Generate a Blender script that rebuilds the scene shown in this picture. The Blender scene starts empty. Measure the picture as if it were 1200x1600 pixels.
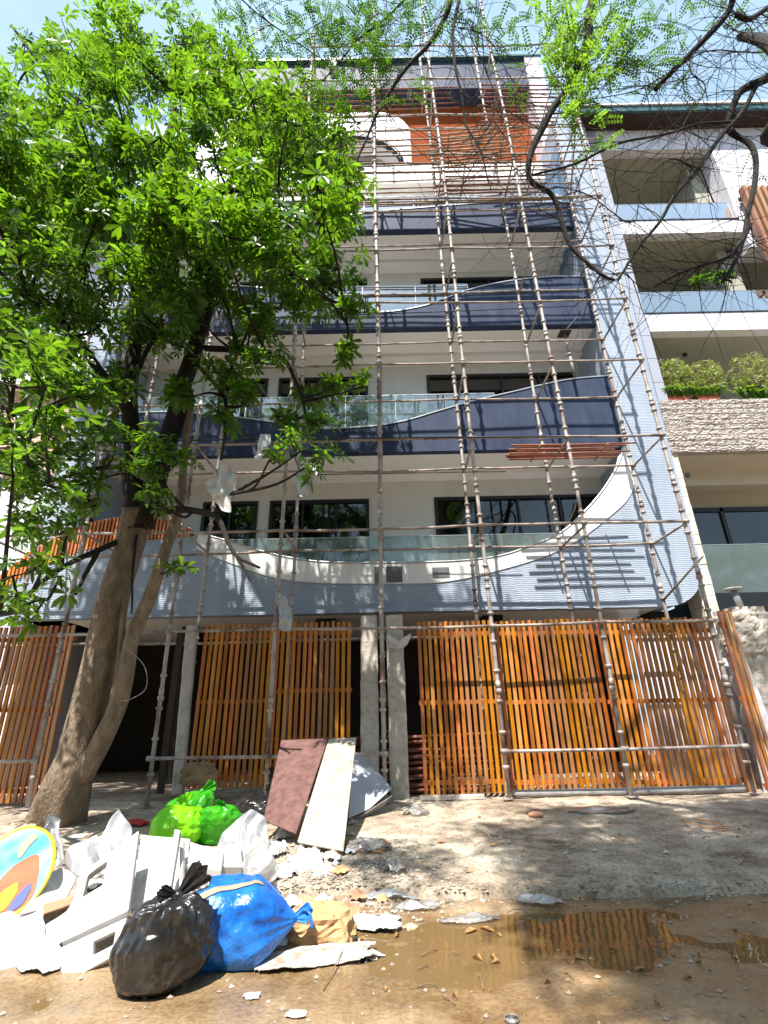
import bpy, math, random
import numpy as np
from mathutils import Vector, Matrix, noise
random.seed(7); rng = np.random.default_rng(7)
SC = bpy.context.scene
R = math.radians

# ------------------------------------------------------------------ camera
FPX, PITCH, ROLL, EYE = 786.0, R(22.15), math.atan2(40, 1930), 1.5
cam = bpy.data.cameras.new("Camera"); cam_ob = bpy.data.objects.new("Camera", cam)
SC.collection.objects.link(cam_ob); SC.camera = cam_ob
cam.sensor_fit = 'VERTICAL'; cam.sensor_height = 36.0; cam.lens = FPX / 1600 * 36
cam.clip_start = 0.05; cam.clip_end = 3000
cam_ob.matrix_world = Matrix.Translation((0, 0, EYE)) @ Matrix.Rotation(R(90) + PITCH, 4, 'X') @ Matrix.Rotation(-ROLL, 4, 'Z')
SC.render.resolution_x, SC.render.resolution_y = 768, 1024

# ------------------------------------------------------------------ world, sun, exposure
SUN_EL, SUN_AZ = R(60), R(20)          # sun behind the camera, 20 degrees to its left
to_sun = Vector((-math.sin(SUN_AZ) * math.cos(SUN_EL), -math.cos(SUN_AZ) * math.cos(SUN_EL), math.sin(SUN_EL)))
w = bpy.data.worlds.new("World"); SC.world = w; w.use_nodes = True
nt = w.node_tree; bg = nt.nodes['Background']
sky = nt.nodes.new('ShaderNodeTexSky'); sky.sky_type = 'NISHITA'; sky.sun_disc = False
sky.sun_elevation = SUN_EL; sky.sun_rotation = math.atan2(to_sun.x, to_sun.y)
sky.air_density = 1.0; sky.dust_density = 2.0; sky.ozone_density = 1.5
# thin bright cloud veil over the blue
g_tc = nt.nodes.new('ShaderNodeTexCoord'); g_n = nt.nodes.new('ShaderNodeTexNoise'); g_n.inputs['Scale'].default_value = 2.2; g_n.inputs['Detail'].default_value = 7; g_n.inputs['Roughness'].default_value = .6
g_r = nt.nodes.new('ShaderNodeValToRGB'); g_r.color_ramp.elements[0].position = .30; g_r.color_ramp.elements[0].color = (.35, .35, .35, 1); g_r.color_ramp.elements[1].position = .68; g_r.color_ramp.elements[1].color = (.95, .95, .95, 1)
g_m = nt.nodes.new('ShaderNodeMixRGB'); g_m.inputs[2].default_value = (2.9, 4.2, 5.4, 1)
nt.links.new(g_tc.outputs['Generated'], g_n.inputs['Vector']); nt.links.new(g_n.outputs[0], g_r.inputs[0]); nt.links.new(g_r.outputs[0], g_m.inputs[0])
nt.links.new(sky.outputs[0], g_m.inputs[1]); nt.links.new(g_m.outputs[0], bg.inputs[0]); bg.inputs[1].default_value = 0.11
sl = bpy.data.lights.new("Sun", 'SUN'); sl.energy = 5.0; sl.angle = R(0.5); sl.color = (1.0, 0.95, 0.88)
so = bpy.data.objects.new("Sun", sl); SC.collection.objects.link(so)
so.rotation_euler = to_sun.to_track_quat('Z', 'Y').to_euler()
SC.view_settings.view_transform = 'Standard'; SC.view_settings.look = 'None'
SC.view_settings.exposure = 1.2; SC.view_settings.gamma = 1.0
try: SC.view_settings.use_curve_mapping = False
except Exception: pass
SC.render.engine = 'CYCLES'
SC.cycles.max_bounces = 8; SC.cycles.transparent_max_bounces = 24

# ------------------------------------------------------------------ survey helpers: a point of the scene from a sight line and a known distance
_c, _s = math.cos(ROLL), math.sin(ROLL)
def ray(px, py):
    a = px - 600; b = 800 - py
    x = a * _c + b * _s; y = -a * _s + b * _c
    return (x, -y * math.sin(PITCH) + FPX * math.cos(PITCH), y * math.cos(PITCH) + FPX * math.sin(PITCH))
def at(px, py, Y):
    d = ray(px, py); t = Y / d[1]
    return Vector((d[0] * t, Y, EYE + d[2] * t))
def xz(px, py, Y):
    p = at(px, py, Y); return (p.x, p.z)
def ground(px, py, z=0.0):
    d = ray(px, py); t = (z - EYE) / d[2]
    return Vector((d[0] * t, d[1] * t, z))

# ------------------------------------------------------------------ materials
def mat(name, col, rough=.6, col2=None, scale=4, bump=0, bscale=30, bdist=.01, metal=0, spec=.5, detail=5,
        island=0, stretch=(1, 1, 1), thresh=None, trans=0, transl=None, coat=0, alpha=1, wave=None, brick=None, rough2=None):
    m = bpy.data.materials.new(name); m.use_nodes = True
    n = m.node_tree; N = n.nodes; L = n.links
    b = N['Principled BSDF']; b.inputs['Roughness'].default_value = rough
    b.inputs['Metallic'].default_value = metal; b.inputs['Specular IOR Level'].default_value = spec
    b.inputs['Coat Weight'].default_value = coat
    b.inputs['Transmission Weight'].default_value = trans; b.inputs['Alpha'].default_value = alpha
    tc = N.new('ShaderNodeTexCoord'); mp = N.new('ShaderNodeMapping'); mp.inputs['Scale'].default_value = stretch
    L.new(tc.outputs['Object'], mp.inputs[0])
    csock = None
    if col2 is not None:
        no = N.new('ShaderNodeTexNoise'); no.inputs['Scale'].default_value = scale; no.inputs['Detail'].default_value = detail
        no.inputs['Roughness'].default_value = .62
        L.new(mp.outputs[0], no.inputs['Vector'])
        cr = N.new('ShaderNodeValToRGB'); lo, hi = thresh or (.32, .68)
        cr.color_ramp.elements[0].position = lo; cr.color_ramp.elements[1].position = hi
        cr.color_ramp.elements[0].color = (*col, 1); cr.color_ramp.elements[1].color = (*col2, 1)
        L.new(no.outputs[0], cr.inputs[0]); csock = cr.outputs[0]
        if rough2 is not None:
            mr = N.new('ShaderNodeMapRange'); mr.inputs[1].default_value = lo; mr.inputs[2].default_value = hi
            mr.inputs[3].default_value = rough; mr.inputs[4].default_value = rough2
            L.new(no.outputs[0], mr.inputs[0]); L.new(mr.outputs[0], b.inputs['Roughness'])
    if brick:
        br = N.new('ShaderNodeTexBrick'); bc, bm, bw, bh, ms = brick
        mp2 = N.new('ShaderNodeMapping'); mp2.inputs['Rotation'].default_value = (R(90), 0, 0)
        L.new(tc.outputs['Object'], mp2.inputs[0]); L.new(mp2.outputs[0], br.inputs[0])
        br.inputs['Color1'].default_value = (*col, 1); br.inputs['Color2'].default_value = (*bc, 1); br.inputs['Mortar'].default_value = (*bm, 1)
        br.inputs['Scale'].default_value = 1; br.inputs['Brick Width'].default_value = bw; br.inputs['Row Height'].default_value = bh
        br.inputs['Mortar Size'].default_value = ms; br.offset = 0.0 if bw > .45 else .5
        csock = br.outputs[0]
    if island:
        ge = N.new('ShaderNodeNewGeometry'); hs = N.new('ShaderNodeHueSaturation'); mr = N.new('ShaderNodeMapRange')
        mr.inputs[3].default_value = 1 - island; mr.inputs[4].default_value = 1 + island
        L.new(ge.outputs['Random Per Island'], mr.inputs[0]); L.new(mr.outputs[0], hs.inputs['Value'])
        mr3 = N.new('ShaderNodeMapRange'); mr3.inputs[3].default_value = .5 - island * .05; mr3.inputs[4].default_value = .5 + island * .05
        wn = N.new('ShaderNodeTexWhiteNoise'); wn.noise_dimensions = '1D'
        L.new(ge.outputs['Random Per Island'], wn.inputs['W']); L.new(wn.outputs[0], mr3.inputs[0]); L.new(mr3.outputs[0], hs.inputs['Hue'])
        ms_ = N.new('ShaderNodeMapRange'); ms_.inputs[3].default_value = 1.08; ms_.inputs[4].default_value = 1.0 - island * .55; wn2 = N.new('ShaderNodeTexWhiteNoise'); wn2.noise_dimensions = '2D'
        L.new(wn.outputs['Color'], wn2.inputs['Vector']); L.new(wn2.outputs[0], ms_.inputs[0]); L.new(ms_.outputs[0], hs.inputs['Saturation'])
        if csock: L.new(csock, hs.inputs['Color'])
        else: hs.inputs['Color'].default_value = (*col, 1)
        csock = hs.outputs[0]
    if csock: L.new(csock, b.inputs['Base Color'])
    else: b.inputs['Base Color'].default_value = (*col, 1)
    if bump or wave:
        bp = N.new('ShaderNodeBump'); bp.inputs['Strength'].default_value = bump or .6; bp.inputs['Distance'].default_value = bdist
        if wave:
            wv = N.new('ShaderNodeTexWave'); wv.bands_direction = wave[0]; wv.inputs['Scale'].default_value = wave[1]
            wv.inputs['Distortion'].default_value = wave[2]; wv.inputs['Detail'].default_value = 2; wv.inputs['Detail Scale'].default_value = wave[3]
            L.new(tc.outputs['Object'], wv.inputs[0]); L.new(wv.outputs['Fac'], bp.inputs['Height'])
        else:
            nb = N.new('ShaderNodeTexNoise'); nb.inputs['Scale'].default_value = bscale; nb.inputs['Detail'].default_value = 6
            L.new(mp.outputs[0], nb.inputs['Vector']); L.new(nb.outputs[0], bp.inputs['Height'])
        L.new(bp.outputs[0], b.inputs['Normal'])
    if transl:
        tr = N.new('ShaderNodeBsdfTranslucent'); mx = N.new('ShaderNodeMixShader'); mx.inputs[0].default_value = transl[1]
        if island:
            hs2 = N.new('ShaderNodeHueSaturation'); hs2.inputs['Color'].default_value = (*transl[0], 1)
            L.new(mr.outputs[0], hs2.inputs['Value']); L.new(hs2.outputs[0], tr.inputs[0])
        else: tr.inputs[0].default_value = (*transl[0], 1)
        L.new(b.outputs[0], mx.inputs[1]); L.new(tr.outputs[0], mx.inputs[2])
        L.new(mx.outputs[0], N['Material Output'].inputs[0])
    return m
def film(name, tint, body, see, rough=.12, gloss_boost=1.0, bump=0, bscale=20):
    """thin clear sheet: part see-through, part milky, with a fresnel shine"""
    m = bpy.data.materials.new(name); m.use_nodes = True
    N = m.node_tree.nodes; L = m.node_tree.links; N.clear()
    out = N.new('ShaderNodeOutputMaterial'); tr = N.new('ShaderNodeBsdfTransparent'); tr.inputs[0].default_value = (*tint, 1)
    df = N.new('ShaderNodeBsdfDiffuse'); df.inputs[0].default_value = (*body, 1)
    tl = N.new('ShaderNodeBsdfTranslucent'); tl.inputs[0].default_value = (*body, 1)
    dm = N.new('ShaderNodeMixShader'); dm.inputs[0].default_value = .35; L.new(df.outputs[0], dm.inputs[1]); L.new(tl.outputs[0], dm.inputs[2])
    mx = N.new('ShaderNodeMixShader'); mx.inputs[0].default_value = 1 - see
    L.new(tr.outputs[0], mx.inputs[1]); L.new(dm.outputs[0], mx.inputs[2])
    gl = N.new('ShaderNodeBsdfGlossy'); gl.inputs['Roughness'].default_value = rough
    fr = N.new('ShaderNodeFresnel'); fr.inputs[0].default_value = 1.45
    mu = N.new('ShaderNodeMath'); mu.operation = 'MULTIPLY'; mu.inputs[1].default_value = gloss_boost; mu.use_clamp = True
    L.new(fr.outputs[0], mu.inputs[0])
    m2 = N.new('ShaderNodeMixShader'); L.new(mu.outputs[0], m2.inputs[0]); L.new(mx.outputs[0], m2.inputs[1]); L.new(gl.outputs[0], m2.inputs[2])
    if bump:
        tc = N.new('ShaderNodeTexCoord'); nb = N.new('ShaderNodeTexNoise'); nb.inputs['Scale'].default_value = bscale; nb.inputs['Detail'].default_value = 4
        bp = N.new('ShaderNodeBump'); bp.inputs['Strength'].default_value = bump; bp.inputs['Distance'].default_value = .02
        L.new(tc.outputs['Object'], nb.inputs['Vector']); L.new(nb.outputs[0], bp.inputs['Height'])
        L.new(bp.outputs[0], gl.inputs['Normal']); L.new(bp.outputs[0], df.inputs['Normal']); L.new(bp.outputs[0], fr.inputs['Normal'])
    L.new(m2.outputs[0], out.inputs[0]); return m

K = {}
K['texture'] = mat('combed_plaster', (.27, .32, .405), .75, (.35, .40, .475), 1.5, stretch=(1, 1, .35), wave=('Z', 7.0, 5.0, .9), bump=.5, bdist=.010, spec=.25)
K['blue_plaster'] = mat('blue_plaster', (.13, .22, .35), .7, (.17, .27, .40), 1.5, bump=.2, bscale=60, spec=.2)
K['white'] = mat('white_plaster', (.70, .69, .67), .75, (.80, .79, .77), 1.6, stretch=(1, 1, .4), bump=.12, bscale=50)
K['soffit'] = mat('soffit_paint', (.84, .83, .81), .32, (.88, .87, .86), .5, bump=.05, bscale=12)
K['navy'] = mat('navy_plaster', (.019, .030, .066), .6, (.044, .060, .105), 2.2, stretch=(1, 1, .3), bump=.3, bscale=70, spec=.18)
K['grey_unplast'] = mat('raw_patch', (.10, .105, .12), .9, (.16, .16, .17), 12, bump=.4, bscale=50)
K['steel_trim'] = mat('steel_trim', (.45, .46, .47), .35, metal=.8)
K['black_metal'] = mat('black_metal', (.012, .013, .015), .4)
K['dark_glass'] = mat('dark_glass', (.02, .026, .028), .04, (.035, .042, .042), 1.0, spec=.8)
K['interior_shade'] = mat('interior_shade_black', (.018, .016, .014), .95, (.03, .026, .022), 1.2, bump=.3)  # near-black colour stands in for the shade of the unlit interior
K['window_glass'] = film('window_glass', (.34, .37, .38), (.02, .025, .025), .80, .02, 2.6)
K['rail_glass'] = film('rail_glass', (.80, .90, .90), (.40, .48, .50), .88, .03, 5.0)
K['mirror_glass'] = film('mirror_glass', (.70, .85, .95), (.40, .48, .50), .85, .02, 13.0)
K['dusty_glass'] = film('dusty_glass', (.72, .84, .82), (.42, .52, .50), .72, .05, 1.6)
K['wood'] = mat('varnished_teak', (.29, .085, .010), .42, (.50, .180, .024), 3, stretch=(8, 8, .6), bump=.25, bscale=14, island=.32, coat=.15)
K['wood_arch'] = mat('arch_teak', (.42, .13, .025), .45, (.55, .20, .04), 3, stretch=(8, 8, .6), island=.25)
K['wood_dark'] = mat('dark_wood', (.022, .010, .007), .8, (.042, .021, .013), 3, stretch=(1, 6, 6))
K['wood_wall'] = mat('teak_cladding', (.20, .040, .008), .85, (.27, .062, .014), 2, stretch=(10, 10, .5), spec=.08)
K['concrete'] = mat('old_concrete', (.33, .29, .245), .9, (.52, .48, .42), 5, bump=.7, bscale=22, bdist=.02)
K['scaf'] = mat('rusty_painted_tube', (.40, .36, .33), .6, (.15, .09, .065), 4, thresh=(.45, .66), stretch=(1, 1, .5), bump=.3, bscale=40, metal=.15)
K['scaf2'] = mat('rusty_ledger_tube', (.36, .30, .26), .65, (.13, .08, .055), 3, thresh=(.48, .66), bump=.3, bscale=40, metal=.1)
K['bamboo'] = mat('bamboo', (.36, .25, .13), .65, (.24, .13, .07), 3, island=.3, spec=.25)
K['bamboo_red'] = mat('weathered_bamboo', (.27, .115, .06), .7, (.18, .07, .04), 3, island=.3, spec=.2)
K['bark'] = mat('bark', (.11, .078, .05), .9, (.26, .195, .135), 5, stretch=(1.6, 1.6, .7), bump=1.0, bscale=20, bdist=.04, detail=10)
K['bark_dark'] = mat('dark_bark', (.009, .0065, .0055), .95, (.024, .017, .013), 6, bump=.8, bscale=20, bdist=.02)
K['leaf'] = mat('glossy_leaf', (.044, .11, .008), .33, spec=.4, island=.5, transl=((.20, .40, .012), .40))
K['leaf2'] = mat('feather_leaf', (.025, .075, .010), .5, spec=.3, island=.5, transl=((.13, .30, .012), .30))
K['leaf3'] = mat('fresh_leaf', (.06, .15, .012), .5, spec=.3, island=.4, transl=((.26, .48, .03), .42))
K['leaf_yellow'] = mat('variegated_leaf', (.14, .22, .03), .5, (.42, .42, .20), 14, island=.4, transl=((.35, .42, .05), .3))
K['cream_stone'] = mat('cream_stone', (.62, .54, .43), .85, (.72, .66, .56), 6, bump=.8, bscale=14, bdist=.03)
K['split_stone'] = mat('split_stone', (.38, .335, .31), .9, (.55, .50, .46), 7, bump=.6, bscale=30, bdist=.01)
K['tile'] = mat('grey_tile', (.30, .32, .38), .5, brick=((.33, .35, .41), (.12, .13, .15), .9, .78, .012))
K['nb_white'] = mat('off_white_panel', (.62, .60, .66), .6, (.66, .65, .70), 1, bump=.05)
K['nb_white_tile'] = mat('white_wall_tiles', (.62, .60, .66), .5, brick=((.66, .64, .70), (.33, .33, .37), 1.2, .45, .008))
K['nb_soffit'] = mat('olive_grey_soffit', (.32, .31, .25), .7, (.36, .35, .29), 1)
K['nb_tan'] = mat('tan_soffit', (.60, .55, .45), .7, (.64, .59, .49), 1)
K['brick'] = mat('pink_brick', (.46, .22, .15), .85, brick=((.52, .28, .20), (.55, .48, .42), .22, .085, .014))
K['terracotta'] = mat('terracotta', (.42, .10, .05), .7, (.50, .14, .07), 8)
K['teal'] = mat('teal_edge', (.02, .08, .09), .4)
K['pipe'] = mat('grey_pipe', (.33, .33, .33), .6, (.22, .21, .20), 8, bump=.2)
K['black_bag'] = mat('black_polythene', (.010, .010, .011), .22, (.034, .031, .028), 5, rough2=.45, thresh=(.45, .8), bump=.55, bscale=6, bdist=.05, spec=.6)
K['blue_bag'] = mat('blue_polythene', (.004, .10, .44), .22, (.03, .20, .58), 5, rough2=.4, thresh=(.4, .75), bump=.9, bscale=6, bdist=.05, spec=.5)
K['green_bag'] = mat('green_polythene', (.03, .30, .01), .25, (.08, .46, .02), 4, bump=.5, bscale=12, bdist=.02, transl=((.12, .6, .02), .35))
K['lime_bag'] = mat('lime_polythene', (.18, .60, .01), .22, (.32, .72, .02), 4, bump=.5, bscale=12, bdist=.02, transl=((.4, .9, .02), .4))
K['tape'] = mat('beige_tape', (.46, .31, .21), .4)
K['kraft'] = mat('kraft_paper', (.42, .25, .115), .8, (.50, .31, .15), 6, bump=.3, bscale=30)
K['brown_paper'] = mat('brown_paper', (.22, .15, .085), .8, (.30, .20, .12), 6, bump=.3, bscale=30)
K['foam'] = mat('white_foam', (.30, .27, .24), .75, (.52, .51, .505), 4.5, thresh=(.30, .5), bump=.15, bscale=90)
K['foam_dirty'] = mat('dirty_white_plastic', (.33, .30, .27), .5, (.54, .525, .515), 5, thresh=(.32, .5), bump=.15, bscale=30)
K['paper'] = mat('white_paper', (.30, .26, .22), .85, (.54, .52, .50), 6, thresh=(.32, .5), bump=.2, bscale=30)
K['cloth'] = mat('dirty_cloth', (.24, .19, .14), .9, (.46, .43, .40), 6, thresh=(.36, .54), bump=.5, bscale=35, bdist=.01)
K['grey_cloth'] = mat('grey_blue_cloth', (.26, .29, .31), .85, (.40, .43, .44), 7, bump=.4, bscale=35)
K['poly'] = film('clear_polythene', (.96, .96, .97), (.70, .71, .75), .42, .12, 1.8, bump=.7, bscale=12)
K['poly_thin'] = film('thin_polythene', (.96, .96, .95), (.66, .63, .60), .58, .14, 2.0, bump=.8, bscale=18)
K['maroon'] = mat('maroon_board', (.085, .034, .030), .7, (.155, .075, .062), 9, thresh=(.34, .62), bump=.3, bscale=20)
K['beige_board'] = mat('beige_board', (.24, .19, .14), .6, (.38, .335, .27), 4, thresh=(.3, .5), bump=.1)
K['sheet_metal'] = mat('pale_sheet', (.36, .39, .44), .4, (.48, .50, .54), 3, bump=.4, bscale=5, bdist=.03)
K['clay'] = mat('clay_scrap', (.42, .16, .08), .8, (.36, .24, .15), 9, bump=.3)
K['dry_leaf'] = mat('dry_leaf', (.22, .11, .035), .7, (.42, .27, .05), 20, island=.4)
K['stick'] = mat('dry_stick', (.13, .085, .055), .9, (.24, .17, .11), 9)
K['twine'] = mat('orange_twine', (.50, .22, .08), .8)
K['cable'] = mat('black_cable', (.01, .01, .012), .5)
K['pebble'] = mat('pebble', (.24, .20, .155), .9, (.40, .34, .27), 9, bump=.4, island=.35)
K['red_rag'] = mat('red_rag', (.5, .02, .02), .8, (.35, .02, .02), 8, bump=.4)
K['pole_steel'] = mat('blue_grey_prop', (.16, .21, .26), .5, (.25, .18, .12), 8)

# ------------------------------------------------------------------ mesh builder
class MB:
    def __init__(s): s.v = []; s.f = []; s.m = []; s.sm = []
    def add(s, vs, fs, m=0, smooth=False):
        o = len(s.v); s.v.extend([tuple(v) for v in vs])
        for f in fs: s.f.append([i + o for i in f]); s.m.append(m); s.sm.append(smooth)
        return s
    def box(s, x0, x1, y0, y1, z0, z1, m=0):
        v = [(x, y, z) for z in (z0, z1) for y in (y0, y1) for x in (x0, x1)]
        return s.add(v, [(0, 2, 3, 1), (4, 5, 7, 6), (0, 1, 5, 4), (2, 6, 7, 3), (0, 4, 6, 2), (1, 3, 7, 5)], m)
    def obox(s, c, ax, ay, az, m=0):
        """box from its centre and three half-axis vectors"""
        c, ax, ay, az = map(Vector, (c, ax, ay, az))
        v = [c + ax * i + ay * j + az * k for k in (-1, 1) for j in (-1, 1) for i in (-1, 1)]
        return s.add(v, [(0, 2, 3, 1), (4, 5, 7, 6), (0, 1, 5, 4), (2, 6, 7, 3), (0, 4, 6, 2), (1, 3, 7, 5)], m)
    def tube(s, pts, rad, n=8, m=0, cap=True, smooth=True):
        pts = [Vector(p) for p in pts]
        if not hasattr(rad, '__len__'): rad = [rad] * len(pts)
        up = None; vs = []; fs = []
        for i, p in enumerate(pts):
            d = (pts[min(i + 1, len(pts) - 1)] - pts[max(i - 1, 0)])
            d = d.normalized() if d.length > 1e-9 else Vector((0, 0, 1))
            if up is None: up = d.orthogonal().normalized()
            else:
                up = up - d * up.dot(d)
                up = up.normalized() if up.length > 1e-6 else d.orthogonal().normalized()
            b = d.cross(up)
            for k in range(n):
                a = 2 * math.pi * k / n
                vs.append(p + (up * math.cos(a) + b * math.sin(a)) * rad[i])
        for i in range(len(pts) - 1):
            for k in range(n):
                fs.append((i * n + k, i * n + (k + 1) % n, (i + 1) * n + (k + 1) % n, (i + 1) * n + k))
        if cap: fs.append(tuple(reversed(range(n)))); fs.append(tuple((len(pts) - 1) * n + k for k in range(n)))
        return s.add(vs, fs, m, smooth)
    def band(s, xs, bot, top, y0, y1, m=0):
        """wall strip along X between two height lines, with thickness y0..y1"""
        n = len(xs); v = []
        for x, b, t in zip(xs, bot, top): v += [(x, y0, b), (x, y0, t), (x, y1, b), (x, y1, t)]
        f = []
        for i in range(n - 1):
            a = 4 * i; c = a + 4
            f += [(a, c, c + 1, a + 1), (a + 2, a + 3, c + 3, c + 2), (a + 1, c + 1, c + 3, a + 3), (a, a + 2, c + 2, c)]
        f += [(0, 1, 3, 2), (4 * n - 4, 4 * n - 2, 4 * n - 1, 4 * n - 3)]
        return s.add(v, f, m)
    def grid(s, nu, nv, fn, m=0, smooth=True, keep=None):
        v = [fn(i / (nu - 1), j / (nv - 1)) for j in range(nv) for i in range(nu)]
        f = [(j * nu + i, j * nu + i + 1, (j + 1) * nu + i + 1, (j + 1) * nu + i) for j in range(nv - 1) for i in range(nu - 1)
             if keep is None or keep((i + .5) / (nu - 1), (j + .5) / (nv - 1))]
        return s.add(v, f, m, smooth)
    def build(s, name, mats, parent=None, origin=None):
        me = bpy.data.meshes.new(name)
        if not isinstance(mats, (list, tuple)): mats = [mats]
        o = parent
        if parent is not None:
            off = Vector((0, 0, 0)); q = parent
            while q: off += q.location; q = q.parent
        elif origin is not None: off = Vector(origin)
        else:
            xs = [p[0] for p in s.v]; ys = [p[1] for p in s.v]; zs = [p[2] for p in s.v]
            off = Vector(((min(xs) + max(xs)) / 2, (min(ys) + max(ys)) / 2, min(zs)))
        me.from_pydata([(p[0] - off.x, p[1] - off.y, p[2] - off.z) for p in s.v], [], s.f)
        for m in mats: me.materials.append(m)
        me.polygons.foreach_set('material_index', s.m); me.polygons.foreach_set('use_smooth', s.sm)
        me.update()
        ob = bpy.data.objects.new(name, me); SC.collection.objects.link(ob)
        if parent is not None: ob.parent = parent
        else: ob.location = off
        return ob
def tri_mesh(name, V, F, m, parent=None, origin=(0, 0, 0)):
    off = Vector(origin)
    if parent is not None:
        off = Vector((0, 0, 0)); q = parent
        while q: off += q.location; q = q.parent
    me = bpy.data.meshes.new(name); V = np.asarray(V, np.float32) - np.array(off, np.float32); F = np.asarray(F, np.int32)
    me.vertices.add(len(V)); me.vertices.foreach_set('co', V.ravel())
    me.loops.add(F.size); me.loops.foreach_set('vertex_index', F.ravel())
    me.polygons.add(len(F)); me.polygons.foreach_set('loop_start', np.arange(0, F.size, 3, dtype=np.int32))
    me.polygons.foreach_set('loop_total', np.full(len(F), 3, np.int32))
    me.materials.append(m); me.update(calc_edges=True)
    ob = bpy.data.objects.new(name, me); SC.collection.objects.link(ob)
    if parent is not None: ob.parent = parent
    else: ob.location = off
    return ob
def tag(o, label=None, cat=None, group=None, kind=None):
    if label: o['label'] = label
    if cat: o['category'] = cat
    if group: o['group'] = group
    if kind: o['kind'] = kind
    return o
def thing(name, label, cat, loc=(0, 0, 0), group=None):
    o = bpy.data.objects.new(name, None); SC.collection.objects.link(o); o.location = loc; o.empty_display_size = .2
    return tag(o, label, cat, group)
def copy_tree(o, parent=None):
    c = o.copy(); SC.collection.objects.link(c)
    if parent: c.parent = parent
    for ch in [q for q in bpy.data.objects if q.parent == o]: copy_tree(ch, c)
    return c
def interp(pts, x):
    pts = sorted(pts)
    return float(np.interp(x, [p[0] for p in pts], [p[1] for p in pts]))
def smooth_line(pts, n=60):
    """Catmull-Rom through points"""
    P = [Vector(p) for p in pts]; P = [P[0] * 2 - P[1]] + P + [P[-1] * 2 - P[-2]]; out = []
    seg = len(P) - 3; per = max(2, n // seg)
    for i in range(seg):
        a, b, c, d = P[i:i + 4]
        for k in range(per):
            t = k / per
            out.append(.5 * ((2 * b) + (c - a) * t + (2 * a - 5 * b + 4 * c - d) * t * t + (3 * b - a - 3 * c + d) * t ** 3))
    out.append(P[-2]); return out
def fbm(x, y, z=0, o=4): return noise.fractal(Vector((x, y, z)), .9, 2.1, o)

# ------------------------------------------------------------------ ground
def road_z(x, y):
    z = .022 * fbm(x * .9, y * .9, 3) + .006 * fbm(x * 6, y * 6, 1)
    # puddle hollow by the kerb
    d = ((x - 1.25) / 1.6) ** 2 + ((y - 4.62 - .10 * (x - 1.3)) / .62) ** 2 + 1.3 * noise.noise(Vector((x * 1.3, y * 1.6, 4))) + .35 * noise.noise(Vector((x * 4, y * 4, 8)))
    z -= .040 * max(0, 1.25 - d) ** .8
    d2 = ((x + 2.6) / 1.1) ** 2 + ((y - 3.8) / .28) ** 2
    z -= .03 * max(0, 1 - d2)
    if y > 5.2: z -= .03 * min(1, (y - 5.2) * 3)
    return z
def axis(lo, hi, st, far):
    a = np.arange(lo, hi + 1e-6, st)
    out = [lo - q for q in (.3, .8, 1.6, 3, 6, 12, 30, 80, 250, 800)][::-1]; out2 = [hi + q for q in (.3, .8, 1.6, 3, 6, 12, 30, 80, 250, 800)]
    return np.concatenate([out, a, out2])
gx = axis(-4.2, 4.4, .045, 0); gy = axis(2.6, 5.6, .035, 0)
gb = MB(); nx, ny = len(gx), len(gy)
vv = [(x, y, road_z(x, y) if abs(x) < 6 and 2 < y < 7 else -.03) for y in gy for x in gx]
gb.add(vv, [(j * nx + i, j * nx + i + 1, (j + 1) * nx + i + 1, (j + 1) * nx + i) for j in range(ny - 1) for i in range(nx - 1)], 0, True)

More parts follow.
